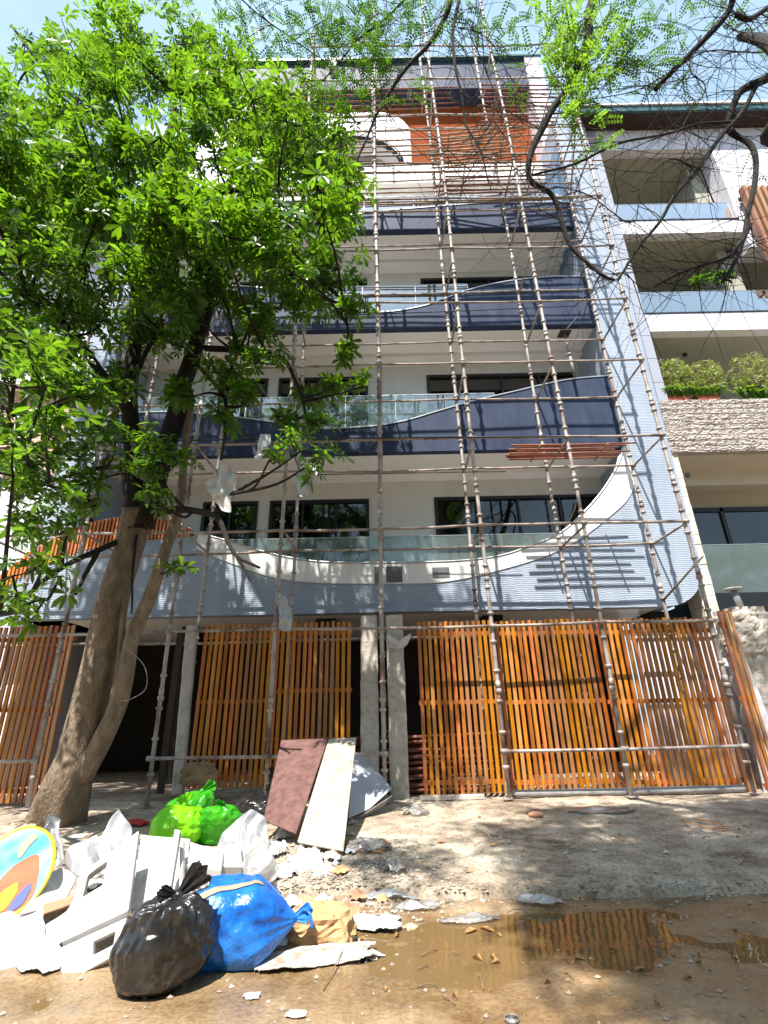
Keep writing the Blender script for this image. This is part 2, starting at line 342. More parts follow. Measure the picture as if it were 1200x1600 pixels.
def road_material():
    m = bpy.data.materials.new('wet_mud_road'); m.use_nodes = True; N = m.node_tree.nodes; L = m.node_tree.links
    b = N['Principled BSDF']; tc = N.new('ShaderNodeTexCoord')
    n1 = N.new('ShaderNodeTexNoise'); n1.inputs['Scale'].default_value = 1.1; n1.inputs['Detail'].default_value = 8; n1.inputs['Roughness'].default_value = .65
    n2 = N.new('ShaderNodeTexNoise'); n2.inputs['Scale'].default_value = 38; n2.inputs['Detail'].default_value = 6
    n3 = N.new('ShaderNodeTexNoise'); n3.inputs['Scale'].default_value = 9; n3.inputs['Detail'].default_value = 8
    for n_ in (n1, n2, n3): L.new(tc.outputs['Object'], n_.inputs['Vector'])
    cr = N.new('ShaderNodeValToRGB'); e = cr.color_ramp.elements
    e[0].position = .3; e[0].color = (.25, .17, .09, 1); e[1].position = .7; e[1].color = (.48, .38, .26, 1)
    q = e.new(.5); q.color = (.38, .27, .155, 1)
    L.new(n1.outputs[0], cr.inputs[0])
    mx = N.new('ShaderNodeMixRGB'); mx.blend_type = 'MULTIPLY'; mx.inputs[0].default_value = .55
    cr2 = N.new('ShaderNodeValToRGB'); cr2.color_ramp.elements[0].position = .35; cr2.color_ramp.elements[0].color = (.45, .42, .4, 1)
    cr2.color_ramp.elements[1].position = .6; cr2.color_ramp.elements[1].color = (1, 1, 1, 1)
    L.new(n2.outputs[0], cr2.inputs[0]); L.new(cr.outputs[0], mx.inputs[1]); L.new(cr2.outputs[0], mx.inputs[2])
    L.new(mx.outputs[0], b.inputs['Base Color'])
    mr = N.new('ShaderNodeMapRange'); mr.inputs[1].default_value = .4; mr.inputs[2].default_value = .62; mr.inputs[3].default_value = .22; mr.inputs[4].default_value = .85
    L.new(n1.outputs[0], mr.inputs[0]); L.new(mr.outputs[0], b.inputs['Roughness'])
    # soil near the water line is soaked: darker and shiny
    sx = N.new('ShaderNodeSeparateXYZ'); L.new(tc.outputs['Object'], sx.inputs[0]); wr = N.new('ShaderNodeMapRange'); wr.inputs[1].default_value = -.028; wr.inputs[2].default_value = .030; wr.inputs[3].default_value = 1; wr.inputs[4].default_value = 0
    ns = N.new('ShaderNodeMath'); ns.operation = 'MULTIPLY_ADD'; ns.inputs[1].default_value = .05; L.new(n3.outputs[0], ns.inputs[0]); nz = N.new('ShaderNodeMath'); nz.operation = 'SUBTRACT'; nz.inputs[1].default_value = .025
    L.new(sx.outputs[2], nz.inputs[0]); L.new(nz.outputs[0], ns.inputs[2]); L.new(ns.outputs[0], wr.inputs[0])
    wd = N.new('ShaderNodeMixRGB'); wd.blend_type = 'MULTIPLY'; wd.inputs[2].default_value = (.50, .44, .36, 1); L.new(wr.outputs[0], wd.inputs[0]); L.new(mx.outputs[0], wd.inputs[1]); L.new(wd.outputs[0], b.inputs['Base Color'])
    rm = N.new('ShaderNodeMapRange'); L.new(wr.outputs[0], rm.inputs[0]); L.new(mr.outputs[0], rm.inputs[3]); rm.inputs[4].default_value = .12; L.new(rm.outputs[0], b.inputs['Roughness'])
    ad = N.new('ShaderNodeMath'); ad.operation = 'ADD'; L.new(n2.outputs[0], ad.inputs[0]); L.new(n3.outputs[0], ad.inputs[1])
    bp = N.new('ShaderNodeBump'); bp.inputs['Strength'].default_value = .5; bp.inputs['Distance'].default_value = .012
    L.new(ad.outputs[0], bp.inputs['Height']); L.new(bp.outputs[0], b.inputs['Normal'])
    return m
tag(gb.build('road', road_material(), origin=(0, 0, 0)), 'muddy tan road surface with wet patches in the foreground', kind='structure')

def kerb_y(x): return 5.42 + .06 * fbm(x * .8, 2, 5) + .02 * fbm(x * 5, 7, 1) + (.25 * max(0, .6 - abs(x + .2)))
def path_z(x, y):
    yk = kerb_y(x); t = max(0, y - yk)
    return .085 + min(.16, t * .045) + .018 * fbm(x * 1.1, y * 1.1, 9) + .007 * fbm(x * 7, y * 7, 2) - .05 * math.exp(-t * 14) + .05 * max(0, 1 - ((x + 1.2) / 1.6) ** 2 - ((y - 6.1) / 1.0) ** 2)
pb = MB(); us = np.concatenate([[-60, -30, -14, -9], np.arange(-6.8, 6.9, .055), [9, 14, 30, 60]]); ts = np.concatenate([np.arange(0, 3.7, .045), np.arange(3.75, 6, .15), [7, 9, 12]])
pv = []
for x in us: pv.append((x, kerb_y(x), -.08))
for t in ts:
    for x in us: pv.append((x, kerb_y(x) + t + (.0 if t else .01), path_z(x, kerb_y(x) + t)))
nu = len(us); pb.add(pv, [(j * nu + i, j * nu + i + 1, (j + 1) * nu + i + 1, (j + 1) * nu + i) for j in range(len(ts)) for i in range(nu - 1)], 0, True)
def path_material():
    m = bpy.data.materials.new('dusty_footpath'); m.use_nodes = True; N = m.node_tree.nodes; L = m.node_tree.links
    b = N['Principled BSDF']; b.inputs['Roughness'].default_value = .9; tc = N.new('ShaderNodeTexCoord')
    n1 = N.new('ShaderNodeTexNoise'); n1.inputs['Scale'].default_value = .9; n1.inputs['Detail'].default_value = 9; n1.inputs['Roughness'].default_value = .7
    n2 = N.new('ShaderNodeTexNoise'); n2.inputs['Scale'].default_value = 30; n2.inputs['Detail'].default_value = 7
    n3 = N.new('ShaderNodeTexNoise'); n3.inputs['Scale'].default_value = 4; n3.inputs['Detail'].default_value = 8
    for n_ in (n1, n2, n3): L.new(tc.outputs['Object'], n_.inputs['Vector'])
    cr = N.new('ShaderNodeValToRGB'); e = cr.color_ramp.elements
    e[0].position = .34; e[0].color = (.19, .14, .095, 1); e[1].position = .66; e[1].color = (.52, .46, .38, 1)
    q = e.new(.48); q.color = (.42, .34, .255, 1); L.new(n1.outputs[0], cr.inputs[0])
    cr2 = N.new('ShaderNodeValToRGB'); cr2.color_ramp.elements[0].position = .36; cr2.color_ramp.elements[0].color = (.42, .4, .38, 1)
    cr2.color_ramp.elements[1].position = .56; cr2.color_ramp.elements[1].color = (1, 1, 1, 1); L.new(n2.outputs[0], cr2.inputs[0])
    cr3 = N.new('ShaderNodeValToRGB'); cr3.color_ramp.elements[0].position = .38; cr3.color_ramp.elements[0].color = (.6, .56, .52, 1)
    cr3.color_ramp.elements[1].position = .55; cr3.color_ramp.elements[1].color = (1, 1, 1, 1); L.new(n3.outputs[0], cr3.inputs[0])
    mx = N.new('ShaderNodeMixRGB'); mx.blend_type = 'MULTIPLY'; mx.inputs[0].default_value = .7
    L.new(cr.outputs[0], mx.inputs[1]); L.new(cr2.outputs[0], mx.inputs[2])
    mx2 = N.new('ShaderNodeMixRGB'); mx2.blend_type = 'MULTIPLY'; mx2.inputs[0].default_value = .8
    L.new(mx.outputs[0], mx2.inputs[1]); L.new(cr3.outputs[0], mx2.inputs[2]); L.new(mx2.outputs[0], b.inputs['Base Color'])
    ad = N.new('ShaderNodeMath'); ad.operation = 'ADD'; L.new(n2.outputs[0], ad.inputs[0]); L.new(n3.outputs[0], ad.inputs[1])
    bp = N.new('ShaderNodeBump'); bp.inputs['Strength'].default_value = .7; bp.inputs['Distance'].default_value = .015
    L.new(ad.outputs[0], bp.inputs['Height']); L.new(bp.outputs[0], b.inputs['Normal']); return m
tag(pb.build('footpath', path_material(), origin=(0, 0, 0)), 'raised dusty footpath in front of the slatted fence', kind='structure')
def gz(x, y): return path_z(x, y) if y > kerb_y(x) else road_z(x, y)

def water_material():
    m = bpy.data.materials.new('muddy_water'); m.use_nodes = True; N = m.node_tree.nodes; L = m.node_tree.links; N.clear()
    out = N.new('ShaderNodeOutputMaterial'); tr = N.new('ShaderNodeBsdfTransparent'); tr.inputs[0].default_value = (.78, .62, .38, 1)
    df = N.new('ShaderNodeBsdfDiffuse'); df.inputs[0].default_value = (.27, .185, .085, 1)
    mx = N.new('ShaderNodeMixShader'); mx.inputs[0].default_value = .5; L.new(tr.outputs[0], mx.inputs[1]); L.new(df.outputs[0], mx.inputs[2])
    gl = N.new('ShaderNodeBsdfGlossy'); gl.inputs['Roughness'].default_value = .03
    fr = N.new('ShaderNodeFresnel'); fr.inputs[0].default_value = 1.45
    m2 = N.new('ShaderNodeMixShader'); L.new(fr.outputs[0], m2.inputs[0]); L.new(mx.outputs[0], m2.inputs[1]); L.new(gl.outputs[0], m2.inputs[2])
    tc = N.new('ShaderNodeTexCoord'); nb = N.new('ShaderNodeTexNoise'); nb.inputs['Scale'].default_value = 5; bp = N.new('ShaderNodeBump')
    bp.inputs['Strength'].default_value = .16; bp.inputs['Distance'].default_value = .01
    L.new(tc.outputs['Object'], nb.inputs['Vector']); L.new(nb.outputs[0], bp.inputs['Height']); L.new(bp.outputs[0], gl.inputs['Normal'])
    L.new(m2.outputs[0], out.inputs[0]); return m
wm = water_material()
wb = MB(); wb.grid(60, 24, lambda u, v: (-.8 + u * 4.9, 3.75 + v * 1.95, -.021), smooth=True)
tag(wb.build('puddle', wm, origin=(1.5, 4.6, 0)), 'shallow brown rain puddle along the kerb', kind='structure')
wb = MB(); wb.grid(20, 8, lambda u, v: (-3.9 + u * 2.3, 3.45 + v * .8, -.021), smooth=True)
tag(wb.build('puddle', wm, origin=(-2.6, 3.8, 0)), 'small muddy puddle at the left foreground', kind='structure')

# ------------------------------------------------------------------ main building
YF = 10.9
B = thing('apartment_building', 'unfinished five storey building with navy wave balconies behind scaffolding', 'building', (0, 10.9, .2))
XL, XR = -7.12, 6.05         # inner faces of the two side fins
def line(pts, Y): return [xz(a, b, Y) for a, b in pts]
# lower edge of the opening: coping curve and the outer edge of the smooth white crescent
cope = smooth_line([(p[0], 0, p[1]) for p in [(-4.29, 5.48), (-3.68, 5.31), (-2.93, 5.06), (-2.19, 4.86), (-1.46, 4.74), (-.63, 4.70), (.64, 4.68), (1.73, 4.70), (2.57, 4.79), (3.28, 5.0), (3.99, 5.29), (4.58, 5.74), (5.22, 6.39), (5.72, 7.08), (5.9, 7.5)]], 90)
cope = [(p.x, p.z) for p in cope]
lower = line([(280, 845), (330, 868), (380, 887), (425, 902), (500, 911), (646, 912), (704, 908), (762, 896), (850, 870), (908, 841), (961, 800), (984, 775), (996, 740)], YF)
lower = [(p.x, p.z) for p in smooth_line([(a, 0, b) for a, b in lower], 80)]
hill_top = [(-8.65, 4.55), (-8.3, 4.95), (-7.8, 5.35), (-7.2, 5.68), (-6.6, 5.88), (-6.0, 5.95), (-5.4, 5.92), (-4.8, 5.76), (-4.29, 5.49)]
hill_in = [(-8.65, 4.1), (-8.2, 4.5), (-7.6, 4.85), (-6.9, 5.12), (-6.2, 5.28), (-5.5, 5.36), (-4.9, 5.40), (-4.29, 5.44)]
hill_top = [(p.x, p.z) for p in smooth_line([(a, 0, b) for a, b in hill_top], 40)]
# combed front panel
xs = [x for x in np.arange(-8.65, 5.99, .09)] + [6.0]
def ptop(x): return interp(hill_in, x) if x < -4.29 else interp(lower, x)
m = MB(); m.band(xs, [3.6] * len(xs), [ptop(x) for x in xs], YF, YF + .25)
m.build('front_panel', K['texture'], B)
# right fin with rounded lower corner
def cbot(x): 
    r = .95; d = x - (7.05 - r)
    return 3.6 if d <= 0 else 3.6 + r - math.sqrt(max(0, r * r - d * d))
xs = list(np.arange(6.0, 7.05, .05)) + [7.05]
m = MB(); m.band(xs, [cbot(x) for x in xs], [20.45 if x >= XR - .001 else ptop(5.99) for x in xs], YF, YF + 4.6)
m.build('side_fin', K['texture'], B)
m = MB(); m.box(XR - .02, XR, YF + .05, 12.6, 7.4, 19.3); m.build('fin_lining', K['blue_plaster'], B)
m = MB(); m.box(-8.02, XL, YF, YF + 4.6, 5.0, 20.45); m.build('side_fin', K['texture'], B)
m = MB(); m.box(XL, XL + .12, YF + .01, YF + .35, 5.7, 19.0); m.build('black_strip', K['black_metal'], B)
# white crescent
xs = [x for x in np.arange(-4.29, 5.9, .07)] + [5.98]
m = MB(); m.band(xs, [interp(lower, x) for x in xs], [interp(cope, x) for x in xs], YF - .02, YF + .25)
m.build('white_crescent', K['white'], B)
m = MB(); m.tube([(x, YF - .01, z + .015) for x, z in cope], .028, 6); m.tube([(x, YF + .1, z + .02) for x, z in hill_top], .03, 6)
m.build('coping', K['steel_trim'], B)
p0 = at(585, 883, YF - .02); p1 = at(646, 911, YF - .02)
m = MB(); a, b_ = xz(585, 884, YF), xz(600, 912, YF); m.box(a[0], a[0] + .17, YF - .028, YF - .015, b_[1], a[1] - .03)
m.box(a[0] + .26, a[0] + .62, YF - .028, YF - .015, b_[1] + .02, a[1] - .03); c = xz(675, 885, YF); m.box(c[0], c[0] + .38, YF - .03, YF - .015, c[1] - .27, c[1] - .03)
m.build('unpainted_patch', K['grey_unplast'], B)
# wooden slats round the hill-shaped edge
for_x = np.arange(-8.6, -4.45, .085); m = MB()
for x in for_x:
    m.box(x, x + .045, YF - .04, YF + .22, interp(hill_in, x) + .003, max(interp(hill_top, x), interp(hill_in, x) + .03))
m.build('slat_screen', K['wood_arch'], B)
# slabs, soffits
FL = [3.6, 7.65, 11.55, 15.36]
for i, z in enumerate(FL):
    m = MB(); m.box(XL if i else -8.0, XR, YF + .26, 15.5, z, z + .38)
    if i == 0: m.box(-8.0, XL, YF + .26, 15.5, z, z + .36)
    o = m.build('floor_slab', K['soffit'], B)
m = MB()
for z in FL[1:]: m.box(XL, XR, 12.15, 12.6, z - .12, z - .003)
m.build('ceiling_beam', K['soffit'], B)
# curved navy parapets
def parapet(pts, zb, y0=11.03, name='balcony_parapet'):
    sp = smooth_line([(a, 0, b) for a, b in sorted(pts)], 90); sp = [(p.x, p.z) for p in sp]
    xs = list(np.arange(XL + .13, XR - .03, .08)) + [XR - .03]
    m = MB(); m.band(xs, [zb] * len(xs), [interp(sp, x) for x in xs], y0, y0 + .18); o = m.build(name, K['navy'], B)
    m = MB(); m.band(xs, [interp(sp, x) + .002 for x in xs], [interp(sp, x) + .035 for x in xs], y0 - .02, y0 + .2); m.build('coping', K['steel_trim'], o)
    return sp
def parpts(px): return [xz(a, b, 11.05) for a, b in px]
s2 = parapet(parpts([(961, 588), (900, 593), (860, 600), (800, 614), (740, 628), (680, 645), (640, 657), (600, 665), (560, 669), (500, 671), (420, 660), (340, 650), (250, 645), (140, 652)]), 7.60)
s3 = parapet(parpts([(905, 434), (860, 434), (800, 440), (745, 451), (700, 466), (660, 480), (600, 489), (540, 485), (500, 471), (440, 455), (350, 448), (200, 450)]), 11.50)
s4 = parapet(parpts([(870, 318), (760, 319), (700, 323), (600, 331), (520, 340), (430, 340), (200, 345)]), 15.31)
# glass balustrades
def glass(x0, x1, zb, zt, y, name='glass_balustrade', n=4, parent=None, mt='rail_glass'):
    g = MB(); g.box(x0, x1, y, y + .012, zb, zt); o = g.build(name, K[mt], parent or B)
    g = MB(); w_ = (x1 - x0) / n
    for k in range(n + 1): g.box(x0 + k * w_ - .006, x0 + k * w_ + .006, y - .004, y + .016, zb, zt)
    g.box(x0, x1, y - .006, y + .018, zt, zt + .02); g.build('glass_edge', K['steel_trim'], o); return o
glass(-3.7, 4.35, 4.0, 5.42, 11.2, n=5, mt='dusty_glass')
glass(-3.6, 3.0, 8.0, 9.42, 11.24, n=5); glass(-3.6, 2.6, 11.9, 13.28, 11.24, n=4, mt='mirror_glass'); glass(-3.6, 5.9, 15.7, 17.08, 11.24, n=6, mt='mirror_glass'); glass(XL + .2, -3.75, 8.0, 9.5, 11.24, n=2)
# inner walls with windows, floors 1 to 3
WIN = [(-4.92, -3.42), (-3.10, -.40), (1.37, 5.9)]
for i, z in enumerate(FL[:3]):
    zf, zc, wt = z + .38, FL[i + 1], z + 3.42
    m = MB(); xs = [XL] + [v for w_ in WIN for v in w_] + [XR]
    for a in range(0, len(xs), 2): m.box(xs[a], xs[a + 1], 12.6, 12.8, zf, zc)
    for a, b_ in WIN: m.box(a, b_, 12.6, 12.8, wt, zc)
    m.build('inner_wall', K['white'], B)
    m = MB(); m.box(XL, XR, 15.2, 15.4, zf, zc); m.build('room_wall', K['white'], B)
    for a, b_ in WIN:
        f_ = MB(); t = .09; n = 2 if b_ - a < 2 else (3 if b_ - a < 4 else 4)
        f_.box(a + .003, b_ - .003, 12.56, 12.7, wt - t, wt - .003); f_.box(a + .003, a + t, 12.56, 12.7, zf, wt - t); f_.box(b_ - t, b_ - .003, 12.56, 12.7, zf, wt - t)
        for k in range(1, n):
            x = a + (b_ - a) * k / n; f_.box(x - .03, x + .03, 12.57, 12.68, zf, wt - t)
        f_.box(a + t, b_ - t, 12.60, 12.66, zf, zf + .08)
        fo = f_.build('window', K['black_metal'], B)
        g = MB(); g.box(a + t, b_ - t, 12.64, 12.65, zf + .08, wt - t); g.build('pane', K['window_glass'], fo)
# ground floor: columns and back coloured near-black for interior shade
m = MB(); m.box(-9, 7.05, 15.3, 15.6, 0, 3.6); m.box(-9.2, -9, 11.2, 15.6, 0, 3.6); m.box(-4.9, -4.7, 12.2, 15.6, 0, 3.6); m.build('ground_floor_wall', K['interior_shade'], B)
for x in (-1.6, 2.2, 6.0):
    m = MB(); m.box(x, x + .45, 11.5, 12.0, 0, 3.6); m.build('column', K['interior_shade'], B)
m = MB(); m.box(-9, 7.05, 15.5, 15.7, 3.6, 19.3); m.build('rear_wall', K['interior_shade'], B)
# terrace floor and top storey
m = MB(); m.box(XL, XR, 12.9, 13.1, 15.74, 19.26); m.build('terrace_wall', K['white'], B)
m = MB(); m.box(XL, 6.9, 12.3, 16, 19.26, 20.2); m.build('terrace_slab', K['white'], B)
m = MB(); m.box(1.4, 5.9, 12.86, 12.895, 18.3, 19.2); m.build('wood_panel', K['wood_wall'], B)
m = MB(); m.box(XL, 6.75, 13.2, 13.5, 20.2, 26.0); m.build('wood_cladding', K['wood_wall'], B)
m = MB(); m.box(XL, 6.9, 12.55, 13.4, 25.25, 27.1, 0); m.build('roof_fascia', K['navy'], B)
m = MB(); m.box(6.3, 6.95, 12.45, 16, 20.2, 27.15); m.build('end_wall', K['nb_white'], B)
m = MB(); m.box(XL, 7.0, 12.4, 16.2, 27.15, 27.25); m.build('roof_slab', K['teal'], B)
# white arched portal
m = MB(); X1, ZT, rr = 1.3, 23.55, 1.35
def portal_top(x): d = x - (X1 - rr); return ZT if d <= 0 else ZT - rr + math.sqrt(max(0, rr * rr - d * d))
def arch_top(x): 
    d = abs(x + 1.4) / 2.35
    return 20.2 + 1.75 * math.sqrt(max(0, 1 - d ** 2.6)) if d < 1 else 20.2
xs = sorted(set([round(x, 3) for x in np.arange(-6.9, 1.3, .06)] + [1.3]))
m.band(xs, [arch_top(x) + .002 for x in xs], [portal_top(x) for x in xs], 12.4, 13.2); m.build('arched_portal', K['nb_white'], B)
m = MB(); ar = [(x, 12.36, arch_top(x)) for x in np.linspace(-3.745, .945, 60)]; m.tube(ar, .11, 6); m.build('arch_frame', K['black_metal'], B)
m = MB(); m.box(-6.9, 1.2, 13.0, 13.18, 20.2, 22.1); m.build('arch_recess', K['nb_soffit'], B)
m = MB(); m.box(-1.9, -1.6, 12.3, 12.7, 26.5, 27.12); m.build('roof_tank_bag', K['white'], B)

# ------------------------------------------------------------------ neighbouring building on the right
Nb = thing('neighbour_building', 'neighbouring house with planted balconies and grey tiled pillar on the right', 'building', (9, 11.1, .2))
YN = 11.1; XE = 17
m = MB(); m.box(7.1, 7.47, YN, 15.5, 8.95, 19.96); m.build('tiled_pillar', K['tile'], Nb)
for z0, z1 in ((18.95, 19.96), (15.05, 15.6), (11.28, 11.9)):
    m = MB(); m.box(7.475, 11.2 if z0 > 12 else XE, YN + .02, YN + .3, z0, z1); m.build('balcony_band', K['nb_white'], Nb)
m = MB()
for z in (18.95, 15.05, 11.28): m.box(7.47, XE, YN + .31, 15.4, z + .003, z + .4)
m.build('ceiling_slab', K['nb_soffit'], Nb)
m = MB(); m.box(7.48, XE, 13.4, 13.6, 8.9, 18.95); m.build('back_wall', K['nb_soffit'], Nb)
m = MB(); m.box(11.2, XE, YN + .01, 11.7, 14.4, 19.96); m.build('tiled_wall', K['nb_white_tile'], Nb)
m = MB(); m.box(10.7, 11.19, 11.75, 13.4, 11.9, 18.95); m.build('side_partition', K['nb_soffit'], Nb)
for z0, z1 in ((15.62, 16.43), (11.92, 12.76)): glass(7.49, 11.15 if z0 > 13 else 14, z0, z1, YN + .1, n=3, parent=Nb, mt='mirror_glass')
for z in (15.6, 11.9, 8.95):
    m = MB(); m.box(7.48, 11.2 if z > 12 else 14.5, YN - .0, YN + .28, z + .002, z + .035); m.build('black_edge', K['black_metal'], Nb)
m = MB(); m.box(11.0, 11.18, 11.72, 13.4, 14.9, 15.0); m.build('lintel', K['black_metal'], Nb)
# projecting eave
m = MB(); m.box(6.75, XE, 10.58, 15.5, 19.97, 20.12); m.build('eave', K['wood_dark'], Nb)
m = MB(); m.box(6.72, XE, 10.5, 10.575, 19.95, 20.2); m.build('eave_trim', K['teal'], Nb)
m = MB(); m.box(6.72, XE, 10.45, 15.5, 20.21, 20.3); m.build('roof_edge', K['nb_white'], Nb)
# wooden louvre screen
m = MB()
for k in range(22):
    x = 11.35 + k * .2; m.box(x, x + .1, 10.75, 10.95, 12.9, 16.6)
o = m.build('louvre_screen', mat('brown_louvre', (.22, .10, .05), .6, (.32, .16, .08), 3, stretch=(8, 8, .6), island=.25), Nb)
m = MB(); m.box(11.3, 15.8, 10.96, 11.0, 13.0, 13.15); m.box(11.3, 15.8, 10.96, 11.0, 16.2, 16.35); m.build('screen_rail', K['black_metal'], o)
# split stone band (real relief)
m = MB()
def stone(u, v):
    x = 7.12 + u * 4.4; z = 7.42 + v * 1.52; zz = z + .018 * fbm(x * 3, 5, 2); row = math.floor(zz / .152); fr = zz / .152 - row
    ln = .35 + .5 * abs(noise.noise(Vector((row * 7.3, 1, 1)))) + .2; cx_ = x / ln + row * .61; col = math.floor(cx_); fx = cx_ - col
    e = min(fr, 1 - fr) * .152; ex = min(fx, 1 - fx) * ln
    d = .020 * noise.noise(Vector((col * 3.1, row * 2.7, 0))) + .035 * abs(fbm(x * 5, z * 16, row * 3.3)) + .020 * fbm(x * 16, z * 30, row * 1.3) + (.03 if e > .012 else 0) + (.015 if ex > .012 else 0)
    return (x, YN - .02 - d, z)
m.grid(300, 150, stone, smooth=False); m.build('split_stone_band', K['split_stone'], Nb)
m = MB(); m.box(7.1, XE, YN + .05, YN + .4, 7.42, 8.95); m.build('band_backing', K['nb_white'], Nb)
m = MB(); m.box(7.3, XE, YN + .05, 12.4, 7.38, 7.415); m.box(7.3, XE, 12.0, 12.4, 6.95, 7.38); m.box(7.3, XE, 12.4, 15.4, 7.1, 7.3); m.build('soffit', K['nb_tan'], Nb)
m = MB(); m.box(7.3, XE, 12.85, 13.0, 6.62, 7.1); m.build('lintel', K['nb_tan'], Nb)
f_ = MB()
for x in (7.35, 9.15, 10.9): f_.box(x, x + .1, 12.75, 12.85, 3.9, 6.62)
f_.box(7.45, XE, 12.75, 12.85, 6.5, 6.62); fo = f_.build('window', K['black_metal'], Nb)
m = MB(); m.box(7.45, XE, 12.8, 12.81, 3.9, 6.5); m.build('pane', K['dark_glass'], fo)
glass(7.38, 10.5, 3.93, 5.05, YN + .1, n=2, parent=Nb, mt='dusty_glass')
m = MB(); m.box(7.3, XE, YN, 15.4, 3.45, 3.9); m.build('floor_slab', K['black_metal'], Nb)
m = MB()
for k in range(19):
    z = 2.9 + k * .24; m.box(6.98 + random.uniform(-.01, .01), 7.3, YN - .02 + random.uniform(-.012, .012), 11.6, z, z + .232)
m.build('stone_pillar', K['cream_stone'], Nb)
m = MB(); m.box(7.5, XE, 14.2, 14.4, 0, 3.45); m.build('ground_floor_wall', K['interior_shade'], Nb)
m = MB(); m.box(7.35, 7.43, YN - .1, YN - .03, 6.75, 6.85); m.build('wall_lamp', K['black_metal'], Nb)
m = MB(); m.tube([(9.0, 12.1, 11.2), (9.0, 12.1, 11.27)], .06, 10); m.build('ceiling_spot', K['black_metal'], Nb)

# left neighbour
Lb = thing('neighbour_building', 'pink brick house mostly hidden behind the left tree crown', 'building', (-12, 11.6, .2))
m = MB(); m.box(-16, -8.1, 11.6, 16, 0, 7.4); m.box(-16, -8.1, 12.4, 16, 10.4, 17.2); m.build('wall', K['nb_white'], Lb)
m = MB(); m.box(-16, -8.25, 11.5, 11.9, 7.4, 10.0); m.build('brick_parapet', K['brick'], Lb)
m = MB(); m.box(-16, -8.05, 11.2, 16, 10.0, 10.35); m.build('floor_slab', K['soffit'], Lb)
m = MB(); m.box(-13.5, -8.6, 10.4, 16, 17.3, 17.6); m.build('roof', K['wood_dark'], Lb)
m = MB(); m.box(-12.5, -9.4, 12.36, 12.44, 11.2, 13.6); o = m.build('window', K['black_metal'], Lb)
m = MB(); m.box(-12.4, -9.5, 12.34, 12.358, 11.3, 13.5); m.build('pane', K['dark_glass'], o)

# ------------------------------------------------------------------ scaffolding
S = thing('scaffolding', 'rusty steel tube scaffolding standing on the footpath in front of the building', 'scaffolding', (0, 9.6, .2))
PX = [-7.6, -5.70, -3.83, -1.95, -.07, 1.85, 3.79, 5.71]; Y1, Y2 = 9.0, 10.35
LZ = [2.95, 4.82, 6.72, 8.60, 10.35, 12.02, 13.8, 15.5, 17.2, 18.9, 20.6]
TOP = {-7.6: 15, -5.70: 17, -3.83: 19, -1.95: 21.5, -.07: 24.5, 1.85: 24.5, 3.79: 24.0, 5.71: 20.8}
OFF = {}
for X in PX:
    for Y in (Y1, Y2):
        ph = random.uniform(0, 6); dx = random.uniform(-.05, .05); dy = random.uniform(-.03, .03)
        if X == 1.85 or X == 3.79: dx = -.16
        top = TOP[X] + (0 if Y == Y1 else -.6); z0 = gz(X, Y) + .02
        def pp(z, X=X, Y=Y, dx=dx, dy=dy, ph=ph, top=top): t = z / 20; return (X + dx * t * t * 1.2 + .018 * math.sin(z * .5 + ph), Y + dy * t + .012 * math.cos(z * .6 + ph), z)
        OFF[(X, Y)] = pp
        m = MB(); zs = list(np.linspace(z0 + .02, top, 14)); m.tube([pp(z) for z in zs], .036, 8)
        z = z0 + .45; k = 0
        while z < top:
            m.tube([pp(z - .028), pp(z - .018), pp(z + .018), pp(z + .028)], [.04, .058, .058, .04], 8)
            if k % 4 == 2: m.tube([pp(z + .12), pp(z + .13), pp(z + .19), pp(z + .2)], [.04, .056, .056, .04], 8); m.tube([pp(z + .2), pp(z + .32)], .044, 8)
            z += .47 + random.uniform(-.06, .06); k += 1
        m.obox((X, Y, z0 + .012), (.075, 0, 0), (0, .075, 0), (0, 0, .008)); m.tube([(X, Y, z0 + .02), (X, Y, z0 + .25)], .022, 6)
        m.build('upright', K['scaf'], S)
for Y in (Y1, Y2):
    for z in LZ:
        idx = [i for i, X in enumerate(PX) if TOP[X] > z + .1]
        if Y == Y2 and z > 20: continue
        m = MB(); pts = []
        for i in idx:
            q = Vector(OFF[(PX[i], Y)](z)); q.y -= .05; q.z += random.uniform(-.025, .025)
            pts.append(q)
        for a, b_ in zip(pts[:-1], pts[1:]):
            mid = (a + b_) / 2; mid.z -= .012; m.tube([a - Vector((.0, 0, 0)), mid, b_], .026, 6)
        for q in pts: m.tube([q - Vector((.05, 0, 0)), q + Vector((.05, 0, 0))], .04, 6)
        m.build('ledger', K['scaf2'], S)
for a, b_ in ((-9.2, -5.70), (-3.83, -.07), (1.85, 5.71)):
    m = MB(); m.tube([(a, Y1 - .05, .95), ((a + b_) / 2, Y1 - .05, .94), (b_, Y1 - .05, .955)], .028, 6)
    for X in PX:
        if a - .01 <= X <= b_ + .01: m.tube([(X - .06, Y1 - .05, .95), (X + .06, Y1 - .05, .95)], .042, 6)
    m.build('ledger', K['scaf'], S)
m = MB(); m.tube([(-9.5, Y1 - .05, 2.97), (-7.6, Y1 - .05, 2.95)], .028, 6); m.tube([(-9.5, Y1 - .05, 4.85), (-7.6, Y1 - .05, 4.82)], .026, 6); m.tube([(-9.5, Y1 - .05, 6.75), (-7.6, Y1 - .05, 6.72)], .026, 6); m.build('ledger', K['scaf2'], S)
for X in PX:
    for z in LZ[1:]:
        if TOP[X] < z + .7: continue
        a = Vector(OFF[(X, Y1)](z)); b_ = Vector(OFF[(X, Y2)](z)); a.x += .04; b_.x += .04
        m = MB(); m.tube([a, b_], .024, 6); m.build('transom', K['scaf2'], S)
